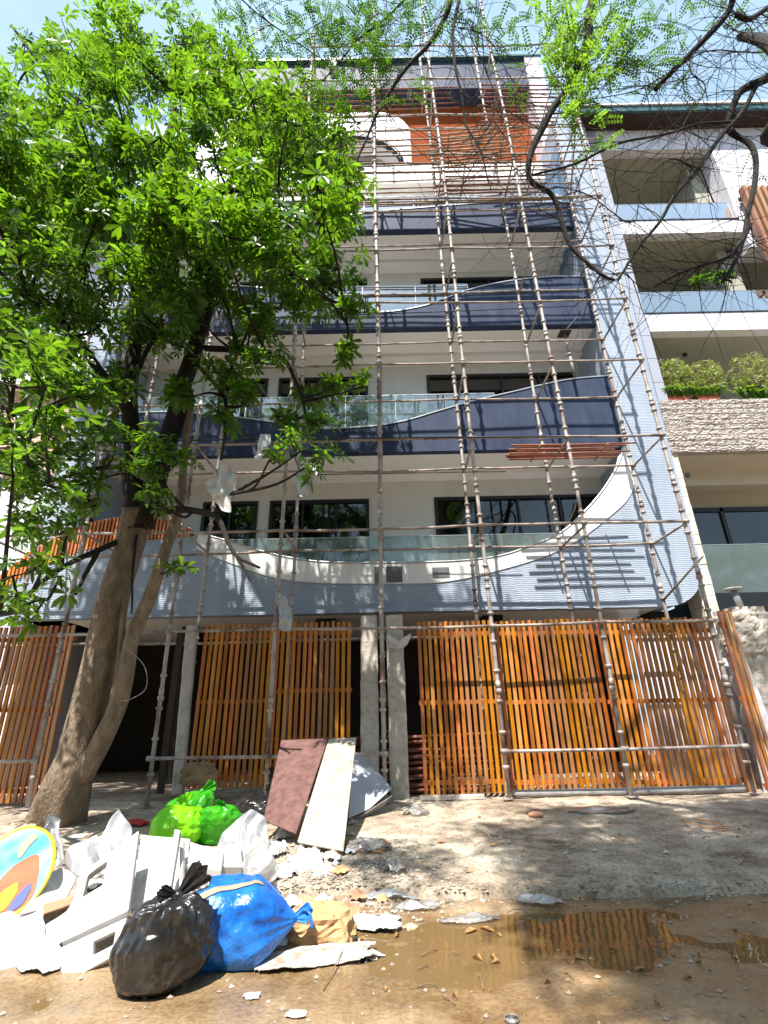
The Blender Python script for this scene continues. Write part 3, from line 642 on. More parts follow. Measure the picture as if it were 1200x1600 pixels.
for (p, q) in (((5.71, Y2, 3.6), (5.9, Y1, 4.15)), ((-3.8, Y1, 4.82), (-5.7, Y2, 6.6)), ((5.71, Y1, 13.8), (5.71, Y2, 15.4)), ((5.71, Y1, 17.3), (5.71, Y2, 15.6))):
    m = MB(); m.tube([p, q], .024, 6); m.build('brace', K['scaf2'], S)

# guard bars of thin bamboo at the top lifts
def bamboo(p, q, r=.028, name='bamboo_pole', seed=0, mat_='bamboo', sag=.02):
    m = MB(); p, q = Vector(p), Vector(q); n = 14; L_ = (q - p).length; pts = []; rr = []
    rd = random.Random(seed)
    for i in range(n + 1):
        t = i / n; c = p.lerp(q, t); c.z -= sag * 4 * t * (1 - t) + rd.uniform(-.008, .008)
        pts.append(c); rr.append(r * (1 - .3 * t) * (1.15 if i % 2 == 0 else 1))
    m.tube(pts, rr, 6)
    return m
k = 0
ORD = iter(['lowest', 'second lowest', 'third lowest', 'middle', 'second highest', 'highest'])
for z in (15.15, 15.45, 15.8, 16.1, 16.4, 16.75):
    od = next(ORD)
    for Y in (Y1 + .1, Y2 - .1):
        k += 1
        m = bamboo((-3.5 + random.uniform(-.5, .5), Y, z + random.uniform(-.1, .1)), (5.9 + random.uniform(-.3, .4), Y, z + random.uniform(-.15, .25)), .024, seed=k)
        tag(m.build('bamboo_pole', K['bamboo']), od + ' thin bamboo guard pole in the ' + ('front' if Y < 9.5 else 'rear') + ' row of the upper scaffolding', 'bamboo pole', 'bamboo poles across the top of the scaffolding')
def mat_of_bamboo(c, L_, D_, n, label, tilt=(0, 0), rot=0, red=True, seed=1):
    rd = random.Random(seed); t = thing('bamboo_platform', label, 'platform', c)
    ca, sa = math.cos(rot), math.sin(rot)
    def P(u, v): return Vector((c[0] + u * ca - v * sa, c[1] + u * sa + v * ca, c[2] + u * tilt[0] + v * tilt[1]))
    for i in range(n):
        v = (i / (n - 1) - .5) * D_; a = -L_ / 2 + rd.uniform(-.15, .15); b_ = L_ / 2 + rd.uniform(-.2, .2)
        m = MB(); m.tube([P(a, v), P((a + b_) / 2, v + rd.uniform(-.02, .02)) + Vector((0, 0, rd.uniform(-.02, .02))), P(b_, v)], [.026, .023, .018], 6)
        m.build('cane', K['bamboo_red' if red else 'bamboo'], t)
    for u in (-L_ * .3, L_ * .3):
        m = MB(); m.tube([P(u, -D_ / 2 - .05) + Vector((0, 0, -.04)), P(u, D_ / 2 + .05) + Vector((0, 0, -.04))], .02, 6); m.build('cross_cane', K['bamboo'], t)
mat_of_bamboo((4.05, 9.72, 6.80), 2.4, .62, 8, 'small reddish bamboo platform resting on the scaffolding beside the white curve', seed=1)
mat_of_bamboo((2.9, 9.7, 16.95), 2.6, 1.0, 11, 'tilted bunch of pale bamboo laid high in front of the wood cladding', (-.06, .12), -.12, False, 2)
mat_of_bamboo((-.1, 9.7, 19.2), 5.2, .7, 6, 'long reddish bamboo deck below the dark roof fascia', (.02, 0), 0, True, 3)
mat_of_bamboo((4.5, 9.7, 18.9), 2.6, 1.1, 11, 'short bamboo deck at the top right corner of the scaffolding', (.05, 0), .05, True, 4)
mat_of_bamboo((3.4, 9.8, 15.6), 3.2, .9, 8, 'narrow brown bamboo walkway in front of the terrace', (0, 0), 0, True, 5)

# adjustable prop hanging on the third floor
t = thing('steel_prop', 'blue grey adjustable steel prop with square top plate under the third floor ceiling', 'prop', at(895, 588, 10.7))
p0 = at(898, 588, 10.75); p1 = at(882, 522, 10.75); z1_ = p0.lerp(p1, .5)
m = MB(); m.tube([p0, z1_], .045, 8); m.build('outer_tube', K['pole_steel'], t)
m = MB(); m.tube([z1_, p1], .03, 8); m.tube([z1_ - Vector((0, 0, .03)), z1_ + Vector((0, 0, .03))], .065, 8); m.build('inner_tube', K['pole_steel'], t)
m = MB(); m.obox(p1 + Vector((0, 0, .02)), (.15, 0, 0), (0, .15, 0), (0, 0, .015)); m.build('head_plate', K['wood_dark'], t)
# cables
def cable(name, pts, r, label, n=40, mt='cable', cat='cable', group=None):
    m = MB(); m.tube(smooth_line(pts, n), r, 5); return tag(m.build(name, K[mt]), label, cat, group)
cable('power_cable', [at(885, 515, 10.7), at(905, 490, 10.6), at(912, 455, 10.5), at(908, 430, 10.4)], .018, 'black cable dangling from the plate of the steel prop')
cable('power_cable', [at(-10, 695, 8.9), at(300, 688, 8.9), at(640, 684, 8.9), at(1036, 681, 8.95)], .016, 'long black cable stretched level across the second floor balcony')
cable('power_cable', [at(300, 500, 10.3), at(640, 489, 10.3), at(900, 478, 10.3)], .014, 'black cable crossing the navy third floor parapet')
cable('power_cable', [at(470, 742, 9.8), at(700, 738, 9.8), at(790, 737, 9.8)], .012, 'short black cable under the white second floor ceiling')

# ------------------------------------------------------------------ slatted fences
def fence(x0, x1, zt, zb, label, y=9.42, lean=.06, seed=0, group='slatted wooden fence panels', rz=0):
    rd = random.Random(seed); cx = (x0 + x1) / 2; t = thing('slatted_fence', label, 'fence', (cx, y, .2), group)
    m = MB(); n = max(2, int(round((x1 - x0) / .104))); pitch = (x1 - x0) / n; h = zt - zb
    def Q(x, z, d=0): dx = x - cx; return Vector((cx + dx * math.cos(rz), y + dx * math.sin(rz) + d + (z - zb) / h * lean, z))
    for i in range(n):
        x = x0 + (i + .5) * pitch + rd.uniform(-.004, .004); sk = rd.uniform(-.006, .006)
        a = Q(x, zb + rd.uniform(-.008, .008)); b_ = Q(x + sk, zt + rd.uniform(-.015, .015)); c = (a + b_) / 2; ax = (b_ - a) / 2
        m.obox(c, (.030 * math.cos(rz), .030 * math.sin(rz), 0), (0, .018, 0), ax)
    m.build('slats', K['wood'], t)
    for fz in (.06, .5, .92):
        m = MB(); z = zb + h * fz; c = Q(cx, z, .045); m.obox(c, ((x1 - x0) / 2 * math.cos(rz), (x1 - x0) / 2 * math.sin(rz), 0), (0, .022, 0), (0, 0, .035)); m.build('rail', K['wood'], t)
    return t
fence(.55, 1.96, 3.13, .30, 'narrow orange slatted fence panel right beside the concrete posts', seed=1)
fence(1.99, 3.84, 3.12, .27, 'bright orange slatted fence panel in the middle of the right fence', seed=2, y=9.44)
fence(3.87, 6.04, 3.10, .24, 'wide slatted fence panel with bright gaps at the right end', seed=3, y=9.42)
fence(6.08, 6.42, 3.2, .16, 'two-board end piece of the slatted fence by the broken masonry pillar', seed=4, y=9.3, rz=.25)
fence(-3.42, -2.10, 3.16, .45, 'shaded dark slatted fence panel beside the leaning post', seed=5, y=9.5)
fence(-2.07, -.64, 3.17, .75, 'shaded slatted fence panel behind the leaning maroon board', seed=6, y=9.46)
fence(-7.9, -5.72, 3.17, .30, 'shaded slatted fence panel at the far left edge', seed=7, y=9.42, lean=-.05)
# leaning board and post left of the gate opening
m = MB(); a, b_ = at(250, 1240, 9.6), at(283, 985, 9.7); m.obox((a + b_) / 2, (.06, 0, 0), (0, .02, 0), (b_ - a) / 2)
tag(m.build('wooden_board', K['wood_dark']), 'narrow dark wooden board leaning left of the pale post', 'board')

def rough_post(name, a, b_, w_, d_, label, cat, seed=0, mt='concrete', amp=.012, seg=40):
    m = MB(); a, b_ = Vector(a), Vector(b_); prof = []
    for k in range(20):
        an = 2 * math.pi * k / 20; c, s = math.cos(an), math.sin(an); q = max(abs(c), abs(s)); prof.append((c / q, s / q))
    vs = []; n = len(prof)
    for i in range(seg + 1):
        c = a.lerp(b_, i / seg)
        for k, (u, v) in enumerate(prof):
            d = 1 + amp / w_ * 2 * fbm(u * 1.2 + seed * 9, v * 1.2, c.z * 3.5)
            if i in (0, seg): d *= .93
            vs.append(c + Vector((u * w_ / 2 * d, v * d_ / 2 * d, .02 * fbm(u * 3, v * 3, seed) if i == seg else 0)))
    fs = [(i * n + k, i * n + (k + 1) % n, (i + 1) * n + (k + 1) % n, (i + 1) * n + k) for i in range(seg) for k in range(n)]
    fs += [tuple(range(n)), tuple(seg * n + k for k in range(n))]
    m.add(vs, fs, 0, False); return tag(m.build(name, K[mt]), label, cat)
rough_post('concrete_post', (-.33, 9.62, .12), (-.33, 9.66, 3.28), .31, .24, 'pale concrete post, left one of the pair, with a broken band near its top', 'post', 1)
rough_post('concrete_post', (.17, 9.55, .12), (.15, 9.6, 3.27), .31, .24, 'weathered grey concrete post, the right one of the pair next to the orange fence', 'post', 2)
a, b_ = at(278, 1240, 9.52), at(300, 978, 9.58); rough_post('wooden_post', a, b_, .19, .12, 'pale leaning post at the left end of the shaded slatted fence', 'post', 3, amp=.006)

# broken masonry pillar and white sheet on the right
t = thing('masonry_pillar', 'broken crumbling masonry pillar beside the right end of the fence', 'pillar', (6.85, 9.8, .15))
m = MB()
def pil(u, v):
    an = u * 2 * math.pi; z = .1 + v * 3.2; c, s = math.cos(an), math.sin(an); q = max(abs(c), abs(s)) ** .8
    w_ = .30 + .05 * fbm(c * 1.5, s * 1.5, z * 2.2) + (.06 if z > 2.45 else 0) * (1 + fbm(c * 3, s * 3, z * 5)) - .05 * (z > 3.2)
    return (6.83 + c / q * w_, 9.85 + s / q * w_, z)
m.grid(49, 70, pil, smooth=False); m.add([pil(i / 24, 1) for i in range(24)], [tuple(range(24))])
m.build('shaft', K['concrete'], t)
m = MB(); a = [at(1122, 957, 9.4), at(1140, 958, 9.4), at(1148, 985, 9.38), at(1132, 990, 9.38)]
m.add([p + Vector((0, dy, 0)) for dy in (0, .05) for p in a], [(0, 1, 2, 3), (7, 6, 5, 4), (0, 4, 5, 1), (1, 5, 6, 2), (2, 6, 7, 3), (3, 7, 4, 0)]); m.build('plaster_patch', K['foam'], t)
a = [at(1146, 1020, 9.5), at(1162, 1020, 9.5), at(1205, 1130, 9.4), at(1230, 1260, 9.3), at(1196, 1240, 9.3), at(1170, 1120, 9.4)]
m = MB(); m.add([p + Vector((0, dy, 0)) for dy in (0, .03) for p in a], [tuple(range(6)), tuple(reversed(range(6, 12)))] + [(i, 6 + i, 6 + (i + 1) % 6, (i + 1) % 6) for i in range(6)])
tag(m.build('plaster_sheet', K['nb_white']), 'tall pale torn sheet standing against the masonry pillar', 'sheet')
t = thing('metal_gate', 'dark steel gate of the neighbouring house at the right edge', 'gate', (8.4, 10.4, .2))
m = MB(); m.box(7.05, 7.13, 10.3, 10.38, .2, 3.3); m.box(7.13, 10, 10.3, 10.38, 3.2, 3.3); m.box(7.13, 10, 10.3, 10.38, .3, .4); m.build('gate_frame', K['black_metal'], t)
m = MB(); m.box(7.13, 10, 10.33, 10.35, .4, 3.2); m.build('gate_sheet', K['navy'], t)
m = MB(); m.tube([(6.98, 9.9, 3.2), (6.98, 10.0, 3.72)], .06, 10); m.tube([(6.98, 10.0, 3.72), (6.98, 10.0, 3.76)], .16, 16)
tag(m.build('mushroom_vent', K['pipe']), 'grey pipe with a round flat cap standing above the masonry pillar', 'vent')
t = thing('boundary_wall', 'pale plaster wall seen through the gaps of the right fence', 'wall', (5.8, 10.7, .2))
m = MB(); m.box(5.2, 7.0, 10.7, 10.85, 0, 2.9); m.build('wall_body', K['nb_white'], t)
m = MB(); m.box(5.15, 7.0, 10.66, 10.9, 2.903, 2.97); m.build('wall_cap', K['concrete'], t)

# bamboo stock lying behind the posts
for k in range(26):
    z = .32 + (k // 3) * .105; x0 = -1.9 + random.uniform(-.4, .4)
    m = bamboo((x0, 9.85 + (k % 3) * .1, z + random.uniform(-.02, .02)), (x0 + 3.6 + random.uniform(-.3, .8), 9.85 + (k % 3) * .1, z + random.uniform(-.03, .05)), .032, seed=k + 50, sag=.01)
    tag(m.build('bamboo_pole', K['bamboo_red']), 'weathered bamboo pole in the pile behind the concrete posts', 'bamboo pole', 'pile of bamboo poles behind the posts')
# kerb timber and pipe at the fence foot
a, b_ = at(657, 1253, 9.2), at(757, 1253, 9.2); m = MB(); m.obox(((a + b_) / 2).xy.to_3d() + Vector((0, 0, gz(1.1, 9.2) + .04)), ((b_.x - a.x) / 2, .01, 0), (0, .07, 0), (0, 0, .03))
tag(m.build('timber_plank', K['concrete']), 'short pale plank lying below the narrow fence panel', 'plank')
m = MB(); m.tube([(1.98, 9.3, gz(2, 9.3) + .07), (3.9, 9.31, gz(4, 9.3) + .06), (5.75, 9.3, gz(5.7, 9.3) + .06)], .055, 12); tag(m.build('drain_pipe', K['pipe']), 'long grey pipe lying along the foot of the right fence', 'pipe')

# ------------------------------------------------------------------ trees
def leaf_whorls(centres, axes, size, nl=8, seed=0):
    """centres (n,3), axes (n,3), size (n,) -> leaves radiating in whorls"""
    g = np.random.default_rng(seed); n = len(centres)
    ax = axes / np.linalg.norm(axes, axis=1, keepdims=True)
    ref = g.normal(size=(n, 3)); u = np.cross(ax, ref); u /= np.linalg.norm(u, axis=1, keepdims=True); v = np.cross(ax, u)
    V = []; 
    for k in range(nl):
        a = 2 * np.pi * k / nl + g.uniform(-.25, .25, n); L = size * g.uniform(.7, 1.15, n); lift = g.uniform(-.25, .6, n)
        d = u * np.cos(a)[:, None] + v * np.sin(a)[:, None]; side = np.cross(ax, d)
        up0 = ax * lift[:, None]; fw = d * (1 - .2 * np.abs(lift))[:, None] + up0
        droop = g.uniform(.05, .45, n)[:, None] * L[:, None]; dz = np.array([0, 0, -1.0])
        roll = g.uniform(-.4, .4, n)[:, None]; side = side + ax * roll
        wd = (L * g.uniform(.13, .17, n))[:, None]; Lc = L[:, None]
        p0 = centres + fw * Lc * .06; c1 = centres + fw * Lc * .42 + dz * droop * .16; c2 = centres + fw * Lc * .78 + dz * droop * .55; tip = centres + fw * Lc * 1.02 + dz * droop
        V.append(np.stack([p0, c1 - side * wd * .72 + ax * wd * .2, c1 + side * wd * .72 + ax * wd * .2, c2 - side * wd + ax * wd * .2, c2 + side * wd + ax * wd * .2, tip, c1, c2], 1))
    V = np.concatenate(V, 0); m_ = len(V)
    pat = np.array([[0, 6, 1], [0, 2, 6], [1, 6, 7], [1, 7, 3], [6, 2, 4], [6, 4, 7], [3, 7, 5], [7, 4, 5]])
    F = (np.arange(m_) * 8)[:, None, None] + pat[None]
    return V.reshape(-1, 3), F.reshape(-1, 3)

LT = thing('leafy_tree', 'tall tree with whorled green leaves growing from the footpath on the left', 'tree', tuple(ground(100, 1288, .2)))
def P3(l): return [at(a, b, Y) for a, b, Y in l]
base = ground(90, 1290, .16)
trunk_pts = [Vector(base) + Vector((-.05, 0, -.15)), at(103, 1235, 7.95), at(124, 1170, 7.9), at(142, 1090, 7.85), at(161, 1010, 7.8), at(178, 930, 7.75), at(200, 860, 7.7), at(215, 800, 7.65)]
tr_r = [.37, .30, .265, .255, .24, .225, .215, .23]
nodes = []        # skeleton nodes for attaching twigs
def limb(mb, pts, r0, r1, n=12, node=True, wob=.02, seg=None):
    sp = smooth_line(pts, seg or max(10, len(pts) * 6)); N_ = len(sp); rr = []
    for i, p in enumerate(sp):
        t = i / (N_ - 1); r_ = r0 * (1 - t) + r1 * t; rr.append(r_ * (1 + .10 * noise.noise(p * 2.3)))
        sp[i] = p + noise.noise_vector(p * 1.3) * wob
        if node: nodes.append((sp[i].copy(), r_))
    mb.tube(sp, rr, n, cap=True)
tb = MB(); sp = smooth_line(trunk_pts, 70); rr = []
for i, p in enumerate(sp):
    t = i / (len(sp) - 1); rr.append(float(np.interp(t * 7, range(8), tr_r)))
vs = []; nn = 28
for i, p in enumerate(sp):
    for k in range(nn):
        an = 2 * math.pi * k / nn; d = Vector((math.cos(an), math.sin(an), 0)); lf = 1 + .10 * noise.noise(Vector((d.x * 1.6, d.y * 1.6, p.z * .8))) + .04 * noise.noise(Vector((d.x * 5, d.y * 5, p.z * 4)))
        if p.z < 1: lf += (1 - p.z) * .22 * abs(math.sin(an * 2.5 + 1))
        vs.append(p + d * rr[i] * lf)
tb.add(vs, [(i * nn + k, i * nn + (k + 1) % nn, (i + 1) * nn + (k + 1) % nn, (i + 1) * nn + k) for i in range(len(sp) - 1) for k in range(nn)] + [tuple((len(sp) - 1) * nn + k for k in range(nn))], 0, True)
limb(tb, P3([(128, 1215, 7.9), (160, 1155, 7.75), (182, 1105, 7.68), (194, 1060, 7.62), (206, 1000, 7.6), (226, 950, 7.55), (245, 900, 7.5), (262, 850, 7.5), (278, 805, 7.5), (286, 750, 7.5), (292, 680, 7.45), (300, 620, 7.4)]), .145, .05, 16)   # second stem
limb(tb, P3([(176, 1100, 7.8), (188, 1020, 7.7), (194, 940, 7.7), (198, 870, 7.75)]), .06, .045, 8)
tb.build('trunk', K['bark'], LT)
bb = MB()
LIMBS = [
 ([(212, 830, 7.65), (206, 760, 7.6), (204, 690, 7.5), (203, 640, 7.4), (207, 560, 7.3), (216, 480, 7.3), (225, 420, 7.3)], .19, .09),
 ([(222, 820, 7.65), (246, 745, 7.6), (266, 680, 7.5), (285, 610, 7.4), (305, 545, 7.3), (322, 480, 7.2), (318, 420, 7.2), (285, 360, 7.2), (255, 320, 7.2)], .19, .10),
 ([(204, 650, 7.4), (188, 615, 7.2), (160, 585, 7.0), (130, 545, 6.8), (90, 500, 6.5), (40, 470, 6.2)], .12, .04),
 ([(190, 640, 7.4), (165, 618, 7.2), (130, 615, 6.8), (80, 640, 6.3), (20, 650, 5.8)], .09, .03),
 ([(255, 322, 7.2), (250, 250, 7.2), (265, 200, 7.2), (280, 140, 7.3), (290, 80, 7.4)], .10, .03),
 ([(252, 320, 7.2), (225, 260, 7.1), (190, 215, 7.0), (130, 170, 6.9), (70, 110, 6.8), (20, 40, 6.8)], .10, .03),
 ([(240, 355, 7.2), (190, 320, 7.1), (140, 285, 7.0), (90, 240, 7.0)], .07, .025),
 ([(225, 420, 7.3), (200, 350, 7.3), (150, 310, 7.3), (80, 300, 7.2), (10, 310, 7.0)], .08, .03),
 ([(262, 240, 7.2), (300, 215, 7.3), (345, 140, 7.4), (360, 100, 7.5)], .05, .02),
 ([(320, 480, 7.2), (350, 420, 7.1), (400, 360, 7.0), (412, 290, 7.0), (430, 250, 7.0), (480, 200, 7.0)], .09, .025),
 ([(280, 350, 7.2), (330, 310, 7.1), (380, 300, 7.0), (430, 330, 6.9), (480, 360, 6.8), (520, 330, 6.8)], .07, .02),
 ([(350, 420, 7.1), (420, 400, 7.0), (480, 420, 6.9), (530, 470, 6.8), (545, 540, 6.7)], .06, .015),
 ([(322, 545, 7.3), (380, 550, 7.1), (440, 560, 6.9), (465, 600, 6.8), (480, 650, 6.7)], .06, .02),
 ([(300, 560, 7.3), (350, 620, 7.0), (352, 660, 6.9), (345, 720, 6.7)], .04, .02),
 ([(250, 800, 7.6), (275, 797, 7.4), (310, 798, 7.2), (335, 808, 7.0), (350, 838, 6.9), (372, 870, 6.8), (405, 888, 6.8)], .07, .018),
 ([(330, 806, 7.05), (352, 785, 6.9), (358, 775, 6.85)], .04, .025), ([(370, 868, 6.8), (385, 895, 6.8), (390, 908, 6.8)], .025, .01),
 ([(190, 845, 7.6), (155, 858, 7.3), (120, 872, 7.0), (80, 900, 6.6), (30, 940, 6.2), (0, 960, 6.0)], .05, .02),
 ([(150, 860, 7.2), (130, 900, 7.1), (118, 930, 7.0)], .04, .02), ([(215, 830, 7.6), (208, 870, 7.4), (205, 930, 7.3), (203, 960, 7.3)], .03, .01),
 ([(205, 600, 7.3), (235, 540, 7.1), (280, 500, 7.0)], .05, .03), ([(240, 740, 7.6), (190, 730, 7.2), (130, 735, 6.8), (60, 760, 6.2)], .05, .02),
]
for pts, r0, r1 in LIMBS: limb(bb, P3(pts), r0, r1, 10, wob=.05)
# (pixel x, y, distance, radius in m, whorl count)
CL = [(40, 60, 6.9, .9, 22), (130, 95, 7, 1.0, 70), (205, 70, 7.2, 1.0, 75), (290, 60, 7.4, .9, 60), (350, 95, 7.5, .8, 55), (110, 170, 6.9, .9, 70), (190, 140, 7.1, .85, 70), (280, 140, 7.3, .8, 60),
 (340, 165, 7.3, .75, 55), (400, 170, 7.2, .8, 65), (450, 190, 7.1, .8, 70), (505, 215, 7.0, .6, 45), (520, 270, 6.9, .6, 50), (460, 260, 7.0, .75, 60), (395, 235, 7.1, .7, 50), (60, 230, 7, .85, 65), (10, 170, 6.8, .6, 40),
 (15, 300, 6.8, .8, 55), (90, 320, 7.2, .8, 60), (155, 245, 7, .6, 35), (180, 380, 7.4, .8, 60), (130, 420, 7.1, .8, 60), (270, 250, 7.4, .6, 30), (205, 280, 7.3, .6, 30), (300, 330, 6.9, .6, 45), (355, 360, 6.7, .75, 75), (290, 400, 6.7, .7, 65),
 (420, 360, 6.8, .75, 70), (490, 330, 6.8, .75, 70), (545, 310, 6.8, .4, 20), (450, 430, 6.8, .75, 70), (515, 440, 6.7, .6, 50), (535, 490, 6.7, .4, 25), (400, 470, 6.9, .6, 45), (350, 440, 6.8, .6, 50), (240, 440, 6.8, .7, 50),
 (40, 410, 6.4, .8, 55), (90, 480, 6.3, .8, 60), (160, 500, 6.7, .7, 50), (30, 530, 5.9, .7, 45), (110, 560, 6.2, .6, 40), (230, 510, 6.9, .5, 28), (320, 480, 6.7, .55, 40), (280, 540, 6.9, .4, 22), (390, 520, 6.8, .45, 28),
 (528, 545, 6.7, .3, 14), (520, 600, 6.7, .28, 10), (565, 605, 6.7, .22, 7), (470, 600, 6.8, .35, 12), (430, 570, 6.8, .4, 20), (350, 590, 6.7, .45, 26), (400, 610, 6.7, .35, 18), (300, 620, 6.8, .4, 20), (430, 650, 6.5, .32, 14), (485, 660, 6.5, .3, 10),
 (470, 705, 6.3, .36, 12), (500, 715, 6.3, .3, 8), (420, 720, 6.3, .22, 5), (340, 640, 6.7, .3, 10), (165, 590, 6.5, .5, 30), (60, 610, 5.6, .55, 26), (120, 620, 5.8, .4, 18), (10, 640, 5.2, .5, 18), (60, 700, 5.9, .6, 36), (20, 740, 5.6, .55, 30),
 (130, 700, 6.3, .5, 26), (180, 690, 6.6, .45, 18), (240, 680, 6.7, .4, 14), (255, 740, 6.7, .4, 14), (240, 785, 6.7, .3, 9), (190, 740, 6.6, .4, 13), (100, 770, 6.1, .5, 24), (40, 820, 5.6, .5, 22), (110, 825, 6.4, .3, 10), (150, 790, 6.5, .35, 12), (20, 900, 5.2, .45, 14),
 (70, 935, 5.6, .35, 10), (95, 900, 6.0, .3, 7), (275, 885, 7.2, .2, 5), (0, 480, 5.6, .5, 20), (20, 350, 5.2, .45, 14), (5, 590, 4.8, .4, 10), (150, 340, 7.0, .6, 40), (230, 370, 7.2, .6, 34), (400, 300, 6.8, .5, 30), (340, 270, 7.2, .4, 12)]
cs, axs, sz = [], [], []; rdt = random.Random(3)
CL = CL + [(110, 235, 5.2, .5, 30), (250, 215, 5.2, .5, 30), (20, 250, 5.2, .6, 80), (-50, 240, 5.2, .7, 110), (-130, 210, 5.2, .8, 130), (-200, 250, 5.2, .8, 130), (-100, 300, 5.2, .8, 120), (210, 250, 5.6, .5, 34), (280, 310, 5.4, .55, 50), (350, 340, 5.5, .55, 44), (240, 360, 5.3, .5, 36), (320, 390, 5.5, .5, 40), (400, 290, 5.7, .5, 36), (170, 330, 5.5, .5, 34), (430, 400, 6.0, .4, 26), (470, 440, 6.1, .4, 22), (200, 430, 5.6, .45, 26), (130, 300, 5.5, .5, 30), (60, 350, 5.5, .5, 30), (300, 200, 5.9, .5, 34), (-60, 330, 5.8, 1.0, 90), (-110, 480, 6.0, 1.0, 90), (-150, 350, 6.2, 1.0, 80), (-60, 200, 6.2, 1.0, 80), (-90, 600, 6.0, .8, 60), (-200, 560, 6.4, 1.0, 80), (250, 450, 5.8, .45, 35), (300, 480, 6.0, .4, 30)] + [(px + rdt.uniform(-14, 14), py + rdt.uniform(-14, 14), Y - rdt.uniform(.8, 1.6), r * .9, int(n * .45)) for px, py, Y, r, n in CL if n > 24 and (py < 440 or Y < 6)] + [(px + rdt.uniform(-20, 20), py + rdt.uniform(-20, 20), Y + rdt.uniform(.5, 1.1), r, int(n * .5)) for px, py, Y, r, n in CL if n > 34 and py < 300]  # hand-listed extra clumps, many out of view, added to shade the left fence
for (px, py, Y, r, n) in CL:
    c = at(px, py, Y)
    near = min(nodes, key=lambda q: (q[0] - c).length + (0 if q[0].z < c.z + .3 else .6))[0]
    nsub = max(2, int(n / 7)); subs = []
    mid = near.lerp(c, .55) + Vector((rdt.uniform(-.15, .15), rdt.uniform(-.15, .15), rdt.uniform(-.2, .05)))
    if (c - near).length > .25: bb.tube(smooth_line([near, mid, c], 8), [.03, .027, .025, .022, .02, .018, .016, .015, .014][:len(smooth_line([near, mid, c], 8))], 5, cap=False)
    for k in range(nsub):
        d = Vector((rdt.gauss(0, 1), rdt.gauss(0, 1), rdt.gauss(.15, .8))).normalized(); e = c + d * r * rdt.uniform(.65, 1.05)
        m1 = c.lerp(e, .5) + Vector((0, 0, -.06)); bb.tube([c, m1, e], [.013, .010, .006], 4, cap=False); subs.append((c, m1, e))
    for k in range(int(n * 1.25)):
        s_ = subs[rdt.randrange(nsub)]; t = rdt.uniform(.45, 1.05); p = s_[0].lerp(s_[2], t) + Vector((rdt.gauss(0, .17), rdt.gauss(0, .17), rdt.gauss(0, .14))) * min(1.2, r * 1.4)
        o = (p - c); ax_ = o * .7 / max(r, .1) + Vector((rdt.gauss(0, .45), rdt.gauss(0, .45), .75))
        cs.append(p); axs.append(ax_); sz.append(rdt.uniform(.12, .24))
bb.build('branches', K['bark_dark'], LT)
V, F = leaf_whorls(np.array(cs), np.array(axs), np.array(sz), 8, 5)
tri_mesh('crown', V, F, K['leaf'], LT)

